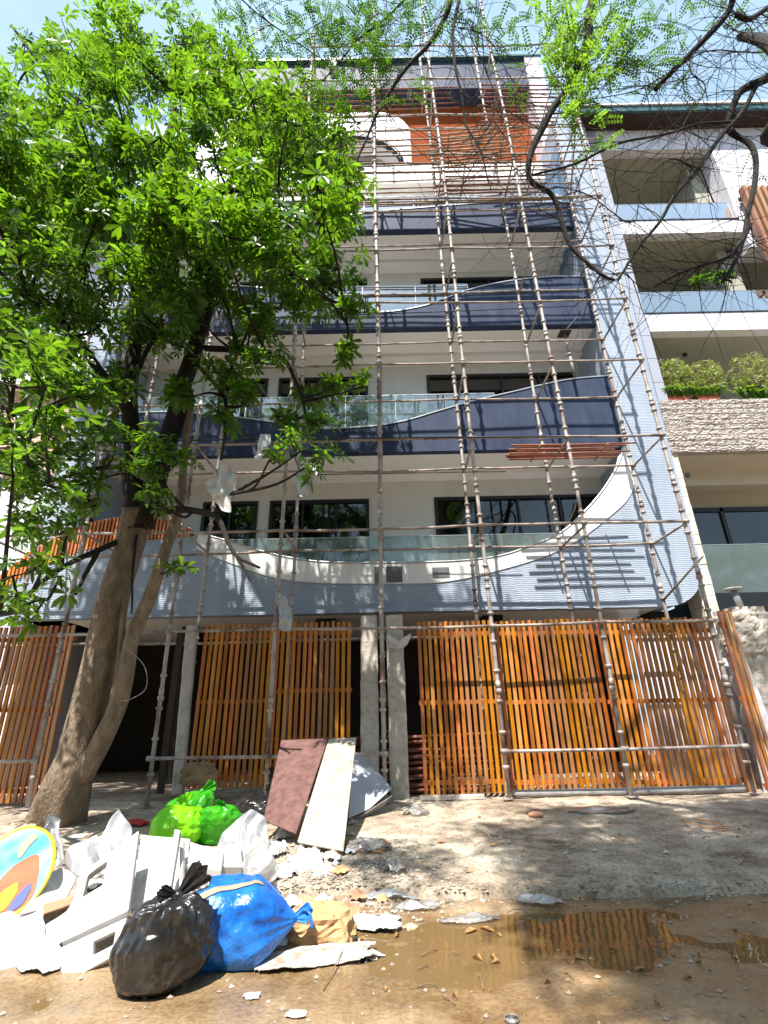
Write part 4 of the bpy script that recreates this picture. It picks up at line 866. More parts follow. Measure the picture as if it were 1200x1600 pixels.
# overhanging tree with fine compound leaves
OT = thing('overhanging_tree', 'dark branched tree with fine feathery leaves hanging in from the upper right', 'tree', (3.6, .4, 0))
ob_ = MB(); nodes = []
limb(ob_, [(3.6, .4, -.1), (3.55, .5, 1.5), (3.7, .8, 3.2), (3.9, 1.2, 5.0), (4.2, 1.8, 7.0)], .38, .26, 16)
ob_.build('trunk', K['bark'], OT)
ob_ = MB()
OL = [
 ([(4.2, 1.8, 7.0), (4.9, 3.2, 8.0), (5.3, 4.4, 8.6)], .24, .14, None),
 ([(1300, 60, 4.6), (1200, 125, 4.8), (1150, 152, 4.9), (1140, 200, 5.0), (1177, 235, 5.0), (1172, 325, 5.0), (1153, 395, 5.0), (1125, 440, 5.0)], .12, .03, 1),
 ([(1260, 80, 4.6), (1190, 130, 4.8), (1150, 190, 4.9), (1112, 235, 5.0), (1054, 309, 5.1), (1010, 370, 5.2), (984, 408, 5.2), (967, 437, 5.2)], .075, .018, 1),
 ([(935, -60, 4.4), (915, 60, 4.6), (897, 117, 4.7), (862, 178, 4.8), (834, 233, 4.9), (829, 280, 5.0), (860, 305, 5.1), (880, 350, 5.2), (897, 385, 5.2), (942, 427, 5.2), (962, 436, 5.2)], .125, .022, 1),
 ([(1145, -10, 4.3), (1130, 29, 4.5), (1060, 105, 4.8), (1022, 143, 5.0)], .09, .05, 1),
 ([(1146, 25, 4.4), (1168, 30, 4.4), (1195, 15, 4.4), (1260, -30, 4.3)], .07, .05, 1),
 ([(708, -60, 4.6), (701, 0, 4.8), (690, 40, 4.9), (665, 75, 5.0), (617, 128, 5.2), (587, 181, 5.4), (566, 233, 5.5), (541, 292, 5.6)], .10, .015, 1),
 ([(722, -60, 4.6), (714, 0, 4.8), (710, 55, 4.9), (717, 117, 5.0), (731, 190, 5.2), (751, 245, 5.3), (770, 300, 5.4)], .065, .010, 1),
 ([(830, 275, 5.0), (908, 251, 4.9), (996, 216, 4.8), (1054, 204, 4.8), (1150, 190, 4.9)], .03, .022, 1),
 ([(1025, 449, 5.0), (1083, 420, 5.0), (1142, 397, 5.0), (1175, 350, 5.0)], .02, .035, 1),
 ([(367, -10, 5.2), (407, 27, 5.3), (449, 56, 5.4), (487, 83, 5.4), (519, 107, 5.4)], .022, .012, 1),
 ([(660, -30, 5.0), (620, 13, 5.2), (567, 59, 5.3), (513, 115, 5.4), (473, 141, 5.4)], .045, .010, 1),
 ([(560, 215, 5.4), (520, 235, 5.5), (470, 200, 5.5), (400, 165, 5.5)], .014, .008, 1),
 ([(605, 0, 5.2), (604, 60, 5.3), (603, 150, 5.3), (603, 240, 5.3)], .014, .008, 1),
 ([(730, 40, 4.9), (760, 110, 5.0), (775, 170, 5.1), (745, 230, 5.2)], .018, .008, 1),
 ([(717, 45, 4.9), (760, 60, 5.0), (800, 130, 5.0), (820, 190, 5.1)], .018, .008, 1),
 ([(1112, 233, 5.0), (1090, 260, 5.0), (1040, 250, 5.1), (1000, 300, 5.2), (985, 345, 5.2), (920, 300, 5.2), (862, 290, 5.1)], .02, .008, 1),
 ([(850, 60, 4.7), (800, 140, 4.8), (760, 220, 4.9), (720, 290, 5.0)], .016, .006, 1),
 ([(1090, 60, 4.7), (1080, 110, 4.7), (1100, 140, 4.8), (1060, 205, 4.8)], .02, .01, 1),
 ([(1200, 80, 4.8), (1100, 85, 4.8), (1040, 120, 4.9), (980, 145, 4.9), (900, 160, 4.9)], .018, .008, 1),
 ([(4.2, 1.8, 7.0), (3.2, 2.6, 8.4), (2.4, 3.0, 9.6), (1.8, 3.4, 10.6)], .18, .07, None),
 ([(3.2, 2.6, 8.4), (2.2, 1.5, 9.4), (.8, 1.0, 10.2), (-.8, 1.2, 10.8)], .13, .05, None),
 ([(4.9, 3.2, 8.0), (5.6, 4.0, 9.8), (5.8, 4.6, 11.4)], .15, .06, None),
 ([(4.2, 1.8, 7.0), (4.4, .2, 8.2), (4.2, -1.6, 9.4)], .15, .05, None),
]
for pts, r0, r1, px in OL: limb(ob_, P3(pts) if px else [Vector(p) for p in pts], r0 * (.56 if px else 1), r1 * (.75 if px else 1), 9, wob=.06, seg=max(16, len(pts) * 7))
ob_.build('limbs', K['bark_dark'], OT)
vis = [n_ for n_ in nodes if n_[0].y > 4.0]
tw = MB(); tips = []; rdo = random.Random(11)
for k in range(900):
    nd, r_ = vis[rdo.randrange(len(vis))]
    L_ = rdo.uniform(.3, 1.9); d = Vector((rdo.gauss(0, 1), rdo.gauss(0, .6), rdo.gauss(-.25, .8))).normalized(); p = nd.copy(); pts = [p.copy()]
    for s_ in range(7):
        d = (d + Vector((rdo.gauss(0, .13), rdo.gauss(0, .13), rdo.gauss(-.05, .13)))).normalized(); p = p + d * L_ / 7; pts.append(p.copy())
    r1 = rdo.uniform(.003, .008); tw.tube(pts, [r1 * (1 - .1 * i) for i in range(8)], 4, cap=False); tips.append(pts)
tw.build('twigs', K['bark_dark'], OT)
def pinnate(bases, dirs, L, seed=0, pairs=8, lw=.015, ll=.050):
    g = np.random.default_rng(seed); n = len(bases); D = dirs / np.linalg.norm(dirs, axis=1, keepdims=True)
    ref = np.tile(np.array([[0, 0, 1.0]]), (n, 1)) + g.normal(size=(n, 3)) * .4; S_ = np.cross(D, ref); S_ /= np.linalg.norm(S_, axis=1, keepdims=True); U = np.cross(S_, D)
    Vs = []
    for k in range(pairs):
        t = (k + .6) / pairs; c = bases + D * (L * t)[:, None] - np.array([0, 0, 1.0]) * (L * .25 * t * t)[:, None]
        for sg in (-1, 1):
            d = S_ * sg * .9 + D * .45 + U * g.uniform(-.3, .1, n)[:, None]; l = ll * (1.1 - .5 * abs(t - .45)) * (L / .28)
            w_ = lw * (L / .28); q = np.cross(d, U); q /= np.linalg.norm(q, axis=1, keepdims=True)
            Vs.append(np.stack([c, c + d * (l * .5)[:, None] + q * w_[:, None], c + d * l[:, None], c + d * (l * .5)[:, None] - q * w_[:, None]], 1))
    V = np.concatenate(Vs, 0); F = (np.arange(len(V)) * 4)[:, None, None] + np.array([[0, 1, 2], [0, 2, 3]])[None]
    return V.reshape(-1, 3), F.reshape(-1, 3)
pb_, pd_, pl_ = [], [], []
STORE = (pb_, pd_, pl_)
fb_, fd_, fl_ = [], [], []
def leafcloud(c, r, n, hang=.3, fresh=False):
    pb_, pd_, pl_ = (fb_, fd_, fl_) if fresh else STORE
    for k in range(n):
        o = Vector((rdo.gauss(0, .45), rdo.gauss(0, .45), rdo.gauss(0, .45))) * r; pb_.append(tuple(c + o)); pd_.append((rdo.gauss(0, 1), rdo.gauss(0, 1), rdo.gauss(-hang, .5))); pl_.append(rdo.uniform(.22, .36))
for px, py, Y, r, n in [(900, 40, 4.6, .5, 70), (930, 90, 4.7, .42, 60), (880, 90, 4.6, .35, 45), (905, 140, 4.7, .3, 34), (960, 30, 4.6, .45, 50), (865, 30, 4.6, .3, 24), (890, 165, 4.7, .25, 16), (985, 90, 4.8, .35, 26), (1020, 40, 4.7, .5, 30), (1010, 110, 4.8, .3, 16),
        (520, 60, 5.4, .6, 80), (560, 40, 5.3, .6, 75), (600, 90, 5.3, .45, 45), (560, 110, 5.4, .45, 50), (480, 30, 5.4, .6, 60), (440, 70, 5.4, .5, 35), (400, 30, 5.5, .6, 40), (620, 30, 5.2, .5, 50), (540, 150, 5.4, .4, 40), (500, 160, 5.4, .4, 30), (670, 20, 5.0, .35, 22), (350, 10, 5.5, .5, 24),
        (730, 15, 4.9, .35, 20), (770, 40, 4.9, .3, 14), (790, 90, 5.0, .25, 9), (820, 20, 4.8, .3, 12), (1080, 20, 4.7, .4, 20), (1140, 20, 4.5, .4, 16), (1060, 130, 4.9, .35, 8), (640, 150, 5.2, .25, 10), (1180, 60, 4.7, .4, 10), (925, 200, 4.8, .2, 8), (930, 230, 4.8, .15, 4), (710, 60, 5, .2, 8), (1185, 240, 5, .3, 6), (800, 150, 5, .3, 7)]:
    leafcloud(at(px, py, Y), r, int(n * (.9 if 850 < px < 940 else .85)), fresh=850 < px < 940)
# crown above and behind the viewpoint: it throws the dappled shade on the path
rdo = random.Random(23)
for k in range(150):
    gxp, gyp = (rdo.uniform(-.4, 6.5) if k < 70 else rdo.uniform(1.4, 6.5)), rdo.uniform(3.4, 8.6); Z = rdo.uniform(9.5, 13.5)
    if gxp < 1.0 and gyp < 5.5: continue
    if gyp > 6.3 and gxp < 3.5 and k % 2: continue
    c = Vector((gxp - .197 * Z, gyp - .543 * Z, Z))
    if c.y > -.4 and (c.z - 1.5) / (c.y + .9) < 2.75: continue
    leafcloud(c, rdo.uniform(.35, .75), rdo.randint(80, 170))
V, F = pinnate(np.array(pb_), np.array(pd_), np.array(pl_), 4)
tri_mesh('foliage', V, F, K['leaf2'], OT)
V, F = pinnate(np.array(fb_), np.array(fd_), np.array(fl_), 6, ll=.054, lw=.017)
tri_mesh('foliage', V, F, K['leaf3'], OT)

# ------------------------------------------------------------------ unseen street side, added to dim the low sky, mirrored in the window panes
t = thing('unseen_house', 'plain pale unseen house added behind the viewpoint to block low sky light', 'building', (0, -16, 0))
m = MB(); m.box(-26, 24, -20, -16, 0, 12.5); m.build('wall', K['cream_stone'], t)
for r_ in range(4):
    for c_ in range(10):
        m = MB(); x = -24 + c_ * 4.9; m.box(x, x + 1.8, -15.995, -15.93, 1 + r_ * 3, 2.6 + r_ * 3); m.build('window', K['dark_glass'], t)
m = MB(); m.box(-26.3, 24.3, -20, -15.6, 12.503, 12.8); m.build('roof_slab', K['concrete'], t)
for k, (x, y, h_) in enumerate(((-14, -8, 11.0), (-7.5, -9, 12), (-1, -8.5, 11), (6.5, -9, 12.5), (13, -8, 11.5), (19, -5, 12))):
    rd_ = random.Random(60 + k); t = thing('street_tree', ['leafy street tree at the far left across the road', 'second street tree from the left across the road', 'street tree straight behind the viewpoint', 'taller street tree right behind the viewpoint', 'street tree to the right across the road', 'street tree at the far right across the road'][k], 'tree', (x, y, 0), 'street trees across the road')
    m = MB(); m.tube([(x, y, -.1), (x + .1, y, 1.5), (x - .1, y, 3.2), (x, y, h_ * .7)], [.28, .22, .2, .08], 10); m.build('trunk', K['bark'], t)
    c_ = []; a_ = []
    for q in range(16):
        u = Vector((rd_.gauss(0, 1), rd_.gauss(0, 1), rd_.gauss(0, .8))); u = u.normalized() * rd_.uniform(.4, 1); cc = Vector((x + u.x * 3.2, y + u.y * 2.6, h_ * .64 + u.z * h_ * .30))
        for w_ in range(95): c_.append(cc + Vector((rd_.gauss(0, .6), rd_.gauss(0, .6), rd_.gauss(0, .5)))); a_.append((rd_.gauss(0, .5), rd_.gauss(0, .5), 1))
    V, F = leaf_whorls(np.array(c_), np.array(a_), np.full(len(c_), .34), 7, k); tri_mesh('crown', V, F, K['leaf'], t)

# ------------------------------------------------------------------ plants on the neighbour's balconies
def shrub(c, w_, h_, n, label, size=.09, mt='leaf_yellow', seed=0, group=None):
    rd = random.Random(seed); t = thing('potted_shrub', label, 'plant', c, group); c = Vector(c); m = MB()
    pc, pa = [], []
    for k in range(9):
        e = c + Vector((rd.uniform(-w_, w_) * .8, rd.uniform(-.15, .15), h_ * rd.uniform(.6, 1))); m.tube([c + Vector((rd.uniform(-w_, w_) * .4, 0, .1)), c.lerp(e, .6), e], [.014, .01, .006], 4, cap=False)
    m.build('stem', K['stick'], t)
    for k in range(int(n * 2.6)):
        a = rd.uniform(0, 6.28); q = rd.uniform(.2, 1) ** .5; pc.append((c.x + math.cos(a) * q * w_, c.y + math.sin(a) * q * .3, c.z + .2 + rd.uniform(0, 1) * h_ * (1 - .35 * q * q))); pa.append((rd.gauss(0, .6), rd.gauss(-.3, .6), 1))
    V, F = leaf_whorls(np.array(pc), np.array(pa), np.full(len(pc), size), 6, seed); tri_mesh('foliage', V, F, K[mt], t); return t
c1 = at(1075, 617, 11.35); shrub((c1.x - .25, 11.35, 9.05), .5, 1.35, 150, 'round variegated shrub in the terracotta trough nearest the tiled pillar', seed=1)
shrub((c1.x + .65, 11.35, 9.05), .42, 1.25, 110, 'second variegated shrub, beside the gap on the stone balcony', seed=2)
c2 = at(1180, 612, 11.35); shrub((c2.x + .1, 11.35, 9.05), .6, 1.45, 150, 'variegated shrub at the right edge of the stone balcony', seed=3)
for k, (x, lb) in enumerate(((c1.x - .42, 'red terracotta trough at the left end of the stone balcony'), (c1.x + .38, 'red terracotta trough under the second variegated shrub'))):
    m = MB(); v = [(x + sx * w_, 11.14 + .12 + sy * .12 * q, z) for z, w_, q in ((9.0, .26, .8), (9.2, .33, 1)) for sx, sy in ((-1, -1), (1, -1), (1, 1), (-1, 1))]
    m.add(v, [(3, 2, 1, 0), (4, 5, 6, 7), (0, 1, 5, 4), (1, 2, 6, 5), (2, 3, 7, 6), (3, 0, 4, 7)]); tag(m.build('planter', K['terracotta']), lb, 'planter')
def grassy(c, n, L_, label, seed, mt='leaf', name='spiky_plant', flat=0):
    rd = random.Random(seed); m = MB(); c = Vector(c)
    for k in range(n):
        a = rd.uniform(0, 6.28); l = L_ * rd.uniform(.8, 1.4); d = Vector((math.cos(a), math.sin(a) * .5, 0)); s_ = Vector((-math.sin(a), math.cos(a), 0)) * l * .05; o = c + Vector((rd.uniform(-1, 1) * flat, 0, 0))
        m.add([o - s_, o + s_, o + d * l * .4 + Vector((0, 0, l * .6)) + s_, o + d * l * .4 + Vector((0, 0, l * .6)) - s_, o + d * l * .95 + Vector((0, 0, l * .55))], [(0, 1, 2, 3), (3, 2, 4)], 0, False)
    return tag(m.build(name, K[mt]), label, 'plant')
grassy((c1.x - .35, 11.12, 9.15), 90, .30, 'tuft of light green spiky leaves below the first shrub', 1, flat=.35); grassy((c1.x + .4, 11.12, 9.15), 80, .28, 'tuft of light green spiky leaves below the second shrub', 2, flat=.35)
grassy((c2.x - .2, 11.15, 9.0), 60, .42, 'dark green spiky plant at the right end of the stone balcony', 3, flat=.3)
p = at(1025, 482, 11.5); grassy((p.x, 11.6, 11.95), 26, .8, 'palm behind the glass of the second neighbour balcony, nearest the pillar', 4)
p = at(1190, 480, 11.5); grassy((p.x, 11.6, 11.95), 26, .8, 'palm behind the glass of the second neighbour balcony, at the right edge', 5)
for k, (px, py, lb) in enumerate(((1092, 437, 'leafy rosette plant above the glass rail, the smaller of two'), (1127, 435, 'leafy rosette plant above the glass rail, the larger of two'))):
    p = at(px, py, 11.4); t = thing('rosette_plant', lb, 'plant', (p.x, 11.4, 11.95)); m = MB(); m.tube([(p.x, 11.4, 11.95), (p.x + .03, 11.4, p.z)], .02, 6); m.build('stem', K['stick'], t)
    g = random.Random(k); pc = [(p.x + g.uniform(-.12, .12), 11.4, p.z + g.uniform(-.03, .08)) for _ in range(4 + 2 * k)]; V, F = leaf_whorls(np.array(pc), np.array([(g.gauss(0, .3), -.3, 1) for _ in pc]), np.full(len(pc), .36), 8, k); tri_mesh('foliage', V, F, K['leaf2'], t)

# ------------------------------------------------------------------ rubbish
def ridge(p): return 1 - 2 * abs(noise.noise(p))
def crumple(c, w_, l_, h_, seed, name, mt, label, cat, rot=0, tilt=(0, 0), folds=5, n=34, ragged=.38, smooth=False, group=None, lift=0):
    rd = random.Random(seed); c = Vector(c); ca, sa = math.cos(rot), math.sin(rot)
    F_ = [(rd.uniform(0, math.pi), rd.uniform(1.5, 5), rd.uniform(0, 6), rd.uniform(.4, 1)) for _ in range(folds)]
    def hgt(u, v):
        z = 0
        for a, fr, ph, am in F_:
            q = (u * math.cos(a) + v * math.sin(a)) * fr + ph; z += am * abs((q % 2) - 1)
        return z / folds * 1.5 + .16 * (ridge(Vector((u * 4.2, v * 4.2, seed * 1.1))) + .5 * ridge(Vector((u * 10, v * 10, seed))) )
    def fn(u, v):
        x = (u - .5) * w_; y = (v - .5) * l_; z = hgt(u, v) * h_
        k1 = 1 + .22 * noise.noise(Vector((u * 2.5, v * 2.5, seed * 1.7))); x *= k1; y *= 1 + .22 * noise.noise(Vector((v * 2.5, u * 2.5, seed * 2.3)))
        X = c.x + x * ca - y * sa; Y = c.y + x * sa + y * ca
        return (X, Y, c.z + z * (.35 + .75 * math.sin(math.pi * min(1, max(0, u))) * math.sin(math.pi * v)) + x * tilt[0] + y * tilt[1] + lift)
    def keep(u, v):
        r = math.hypot(u - .5, v - .5) * 2; a = math.atan2(v - .5, u - .5)
        return r < 1.0 + ragged * noise.noise(Vector((math.cos(a) * 1.7, math.sin(a) * 1.7, seed))) + ragged * .18 * noise.noise(Vector((math.cos(a) * 6, math.sin(a) * 6, seed)))
    m = MB(); m.grid(n, n, fn, smooth=smooth, keep=keep); ob = m.build(name, K[mt]); 
    md = ob.modifiers.new('thick', 'SOLIDIFY'); md.thickness = .003
    return tag(ob, label, cat, group)
def lie(px, py, z=None):
    p = ground(px, py, .0)
    for _ in range(4): p = ground(px, py, gz(p.x, p.y))
    return p
def ridge(p): return 1 - 2 * abs(noise.noise(p))
def fan(P0, D, W, L_, mt, parent, seed, name='tuft', pleat=.3):
    """gathered, flaring end of a tied plastic bag"""
    D = Vector(D).normalized(); W = Vector(W).normalized(); N_ = D.cross(W); m = MB(); P0 = Vector(P0)
    def fn(u, v):
        w_ = (.12 + .88 * v ** .8) * L_ * .42; x = (u - .5) * 2; l = L_ * v * (1 - .25 * x * x + .25 * noise.noise(Vector((u * 4, seed, 0))))
        z = pleat * w_ * math.sin(u * 15 + seed) * (.4 + .6 * noise.noise(Vector((u * 3, v * 2, seed)))) + .25 * w_ * (x * x - .4)
        return P0 + D * l + W * x * w_ + N_ * z
    m.grid(34, 16, fn, smooth=True); o = m.build(name, K[mt], parent); o.modifiers.new('thick', 'SOLIDIFY').thickness = .002; return o
def bag(name, base, r, h_, mt, label, knot=(0, 0), seed=0, squash=1.0, folds=15, lump=.1, tufts=(), crease=.05, low=.62):
    """tied plastic sack: a slumped belly, pleats that gather at the knot, creased film and flared ends"""
    base = Vector(base); t = thing(name, label, 'bag', base); m = MB()
    def fn(u, v):
        a = u * 2 * math.pi; th = math.pi * v; z = h_ * (.5 - .5 * math.cos(th)); rr_ = r * max(0, math.sin(th)) ** (.55 if v < .5 else low) 
        if v > .5: rr_ = max(rr_, r * .04)
        d = Vector((math.cos(a) * math.sin(th), math.sin(a) * math.sin(th), -math.cos(th)))
        g = max(0, (v - .35) / .65) ** 1.1; w_ = a * folds + 3.0 * noise.noise(d * 2 + Vector((seed, 0, 0))) 
        pl = 1 - abs(((w_ / math.pi) % 2) - 1)
        k_ = 1 - .24 * g * pl * (.6 + .8 * noise.noise(d * 3 + Vector((0, seed, 0)))) + lump * noise.noise(d * 1.7 + Vector((seed * 5, 0, 0))) + crease * ridge(d * 2.6 + Vector((0, 0, seed))) + crease * .5 * ridge(Vector((d.x * 6, d.y * 6, d.z * 4 + seed)))
        lean = (z / h_) ** 2.2
        zz = z * (1 + .5 * lump * noise.noise(d * 2 + Vector((9, seed, 0)))) - .03 * g * pl * h_ 
        return (base.x + math.cos(a) * rr_ * k_ + knot[0] * lean, base.y + math.sin(a) * rr_ * k_ * squash + knot[1] * lean, base.z + max(0, zz) - .01)
    m.grid(150, 80, fn, smooth=True); m.build('sack', K[mt], t)
    p = Vector(fn(0, 1)); m = MB(); m.tube([p + Vector((-.01, .01, -.03)), p, p + Vector((.008, -.008, .025))], [.12 * r, .13 * r, .08 * r], 12); m.build('knot', K[mt], t)
    for k, (D, L_) in enumerate(tufts): fan(p, D, Vector(D).cross(Vector((0, 1, .3))), L_, mt, t, seed + k)
    return t, fn
# black sack
p = lie(214, 1574); bag('rubbish_bag', (p.x, p.y + .25, -.01), .285, .49, 'black_bag', 'large shiny black rubbish bag standing at the front of the heap', (.09, -.07), 3, .85, 19, lump=.16, tufts=(((.75, .1, .65), .22), ((-.75, -.3, .25), .13)), crease=.045)
# blue bundle: a wrapped block that narrows to a tie on its right
p = lie(346, 1528); BL = thing('rubbish_bag', 'bright blue plastic bag with beige tape beside the black bag', 'bag', (p.x, p.y + .25, 0)); BC = Vector((p.x, p.y + .27, 0))
def fnb(u, v, off=0):
    t_ = v; a = u * 2 * math.pi; e = min(1, max(0, t_) / .10) ** .5; tp = 1 if t_ < .60 else max(.06, 1 - ((t_ - .60) / .40) ** 1.4 * .94)
    c_, s_ = math.cos(a), math.sin(a); q = (abs(c_) ** 3.4 + abs(s_) ** 3.4) ** (1 / 3.4); hy, hz = .23 * e * tp / q, .225 * e * tp / q
    x = -.34 + t_ * .76; cz = .215 * (1 if t_ < .6 else 1 - .25 * (t_ - .6)); pt = Vector((x, c_ * hy, s_ * hz))
    k_ = 1 + .07 * noise.noise(pt * 4) + .035 * ridge(Vector((pt.x * 3, pt.y * 9, pt.z * 7))) + .03 * ridge(pt * 8 + Vector((5, 0, 0))) - (.16 * max(0, t_ - .5) * abs(math.sin(a * 7 + 2 * noise.noise(pt * 3))))
    y, z = pt.y * k_, pt.z * k_ + .10 * pt.y; x, y = x * .97 - y * .18, y * .97 + x * .18
    return Vector((BC.x + x, BC.y + y, max(-.01, cz + z) if off == 0 else cz + z))
m = MB(); m.grid(120, 80, lambda u, v: fnb(u, v), smooth=True); m.add([fnb(k / 24, 0.0) for k in range(24)], [tuple(range(24))]); m.build('sack', K['blue_bag'], BL)
for pth, w_ in (([(.40, .06), (.36, .16), (.335, .28), (.32, .42), (.30, .56), (.27, .68)], .045), ([(.26, .10), (.30, .13), (.345, .17)], .05)):
    sp_ = smooth_line([(a, b_, 0) for a, b_ in pth], 26); vs = []
    for q_ in sp_:
        for s_ in (-.5, .5): o = fnb(q_.x + s_ * w_ * .6, q_.y + s_ * w_ * .5, 1); c0 = Vector((o.x, BC.y, .215)); vs.append(o + (o - c0).normalized() * .006)
    m = MB(); m.add(vs, [(2 * i, 2 * i + 2, 2 * i + 3, 2 * i + 1) for i in range(len(sp_) - 1)], 0, True); o = m.build('tape', K['tape'], BL); o.modifiers.new('thick', 'SOLIDIFY').thickness = .002
e_ = fnb(0, 1.0, 1); fan(e_ - Vector((.03, 0, 0)), (.8, -.2, .25), (0, .5, 1), .15, 'blue_bag', BL, 4)
m = MB(); m.tube(smooth_line([e_, e_ + Vector((.05, -.02, .05)), e_ + Vector((.10, -.05, .03)), e_ + Vector((.12, -.08, -.04))], 16), .010, 6); m.build('tie', K['blue_bag'], BL)
# green bags
p = lie(262, 1330); bag('rubbish_bag', (p.x, p.y + .15, p.z), .30, .44, 'lime_bag', 'bright lime green bag with yellow tinge, front one of the green bags', (.05, .05), 5, .85, 9, lump=.16, tufts=(((.3, 0, .9), .14), ((-.5, -.2, .6), .12)))
p = lie(332, 1322); bag('rubbish_bag', (p.x, p.y + .18, p.z), .26, .42, 'green_bag', 'green plastic bag right of the lime green bag', (.03, -.16), 6, .9, 9, lump=.2, tufts=(((.5, -.6, .2), .12), ((-.2, -.6, .5), .1)))
p = lie(252, 1305); bag('rubbish_bag', (p.x + .1, p.y + .4, p.z), .30, .44, 'green_bag', 'dark green bag tucked behind the lime green bag', (.2, .05), 7, .8, 9, lump=.2, tufts=(((.9, 0, .5), .2),))
p = lie(395, 1285); bag('rubbish_bag', (p.x, p.y + .15, p.z), .34, .34, 'black_bag', 'small black bag slumped against the slatted fence', (.1, .05), 9, .8, 11, lump=.22, tufts=(((.5, 0, .8), .14),))
# brown paper
def crush_bag(name, c, sx, sy, sz_, mt, label, seed, cat='paper bag', rot=0):
    m = MB(); c = Vector(c); ca, sa = math.cos(rot), math.sin(rot)
    def fn(u, v):
        a = u * 2 * math.pi; b_ = (v - .5) * math.pi; d = Vector((math.cos(a) * math.cos(b_), math.sin(a) * math.cos(b_), math.sin(b_)))
        q = d / max(abs(d.x), abs(d.y), abs(d.z)) * .45 + d * .55; k_ = 1 + .30 * noise.noise(d * 1.8 + Vector((seed, 0, 0))) + .16 * (1 - 2 * abs(noise.noise(d * 4 + Vector((0, seed, 0)))))
        q *= k_; x, y = q.x * sx, q.y * sy; return (c.x + x * ca - y * sa, c.y + x * sa + y * ca, max(c.z + .003, c.z + (q.z + .8) * sz_))
    m.grid(34, 20, fn, smooth=False); return tag(m.build(name, K[mt]), label, cat)
p = lie(497, 1482); crush_bag('paper_bag', (p.x, p.y + .12, p.z - .01), .21, .14, .12, 'kraft', 'crumpled light brown paper bag right of the blue bag', 4, rot=-.15)
p = lie(300, 1262); q = at(300, 1258, p.y + .1); crush_bag('paper_bag', (q.x, q.y + .2, q.z + .26), .26, .18, .17, 'brown_paper', 'dark brown paper bag lying on top of the green bags', 8)
# white foam packaging
def slab(name, quad, th, mt, label, cat, Y=None, hole=None, parent=None):
    """flat board from four corner points, with real thickness along its normal"""
    q = [Vector(p) for p in quad]; nrm = (q[1] - q[0]).cross(q[3] - q[0]).normalized() * th
    def P(u, v): return q[0] * (1 - u) * (1 - v) + q[1] * u * (1 - v) + q[2] * u * v + q[3] * (1 - u) * v
    us = [0, 1]; vs_ = [0, 1]
    if hole: us = [0, hole[0], hole[1], 1]; vs_ = [0, hole[2], hole[3], 1]
    m = MB(); nu_, nv_ = len(us), len(vs_)
    for d in (Vector((0, 0, 0)), nrm): m.v.extend([tuple(P(u, v) + d) for v in vs_ for u in us])
    n1 = nu_ * nv_
    def F(*a): m.f.append(list(a)); m.m.append(0); m.sm.append(False)
    for j in range(nv_ - 1):
        for i in range(nu_ - 1):
            if hole and i == 1 and j == 1:
                a, b_, c_, d_ = j * nu_ + i, j * nu_ + i + 1, (j + 1) * nu_ + i + 1, (j + 1) * nu_ + i
                for s_, e_ in ((a, b_), (b_, c_), (c_, d_), (d_, a)): F(s_, e_, e_ + n1, s_ + n1)
                continue
            a, b_, c_, d_ = j * nu_ + i, j * nu_ + i + 1, (j + 1) * nu_ + i + 1, (j + 1) * nu_ + i
            F(a, b_, c_, d_); F(d_ + n1, c_ + n1, b_ + n1, a + n1)
    ring = [i for i in range(nu_)] + [j * nu_ + nu_ - 1 for j in range(1, nv_)] + [(nv_ - 1) * nu_ + i for i in range(nu_ - 2, -1, -1)] + [j * nu_ for j in range(nv_ - 2, 0, -1)]
    for s_, e_ in zip(ring, ring[1:] + ring[:1]): F(s_, s_ + n1, e_ + n1, e_)
    ob = m.build(name, K[mt], parent)
    bv = ob.modifiers.new('bevel', 'BEVEL'); bv.width = min(.008, th * .3); bv.segments = 2; bv.limit_method = 'ANGLE'
    return tag(ob, label, cat) if parent is None else ob
t = thing('foam_box', 'large white foam packing box with a rectangular window beside the black bag', 'packaging', lie(150, 1530))
slab('front_panel', [at(98, 1482, 4.25), at(203, 1432, 4.35), at(219, 1306, 4.95), at(128, 1375, 4.9)], .05, 'foam', '', '', hole=(.16, .48, .52, .88), parent=t)
slab('lower_face', [at(104, 1540, 4.14), at(190, 1492, 4.20), at(202, 1436, 4.33), at(98, 1484, 4.23)], .05, 'foam', '', '', hole=(.5, .85, .35, .72), parent=t)
slab('end_face', [at(28, 1500, 4.35), at(103, 1541, 4.14), at(97, 1484, 4.23), at(60, 1455, 4.5)], .04, 'foam', '', '', parent=t)
slab('packing_board', [at(205, 1430, 4.75), at(285, 1400, 4.85), at(298, 1318, 5.5), at(222, 1312, 5.5)], .05, 'foam', 'flat white foam panel lying behind the black bag', 'packaging')
slab('foam_bar', [at(263, 1392, 4.72), at(270, 1392, 4.72), at(284, 1304, 5.0), at(275, 1303, 5.0)], .07, 'foam', 'upright white foam bar rising from the flat panel', 'packaging')
slab('foam_bar', [at(284, 1392, 4.8), at(288, 1390, 4.8), at(290, 1318, 5.15), at(284, 1316, 5.15)], .05, 'foam', 'thinner white foam bar right of the upright one', 'packaging')
slab('foam_bar', [at(286, 1332, 5.6), at(345, 1352, 5.2), at(350, 1340, 5.35), at(290, 1320, 5.7)], .06, 'foam', 'long white foam bar lying below the green bag', 'packaging')
slab('foam_block', [at(285, 1375, 5.1), at(345, 1385, 4.95), at(350, 1350, 5.3), at(300, 1340, 5.5)], .12, 'foam_dirty', 'squat white block between foam bar and blue bag', 'packaging')
slab('foam_block', [at(335, 1372, 5.15), at(378, 1372, 5.15), at(376, 1335, 5.4), at(345, 1338, 5.4)], .10, 'foam', 'white block below the clear plastic bag', 'packaging')
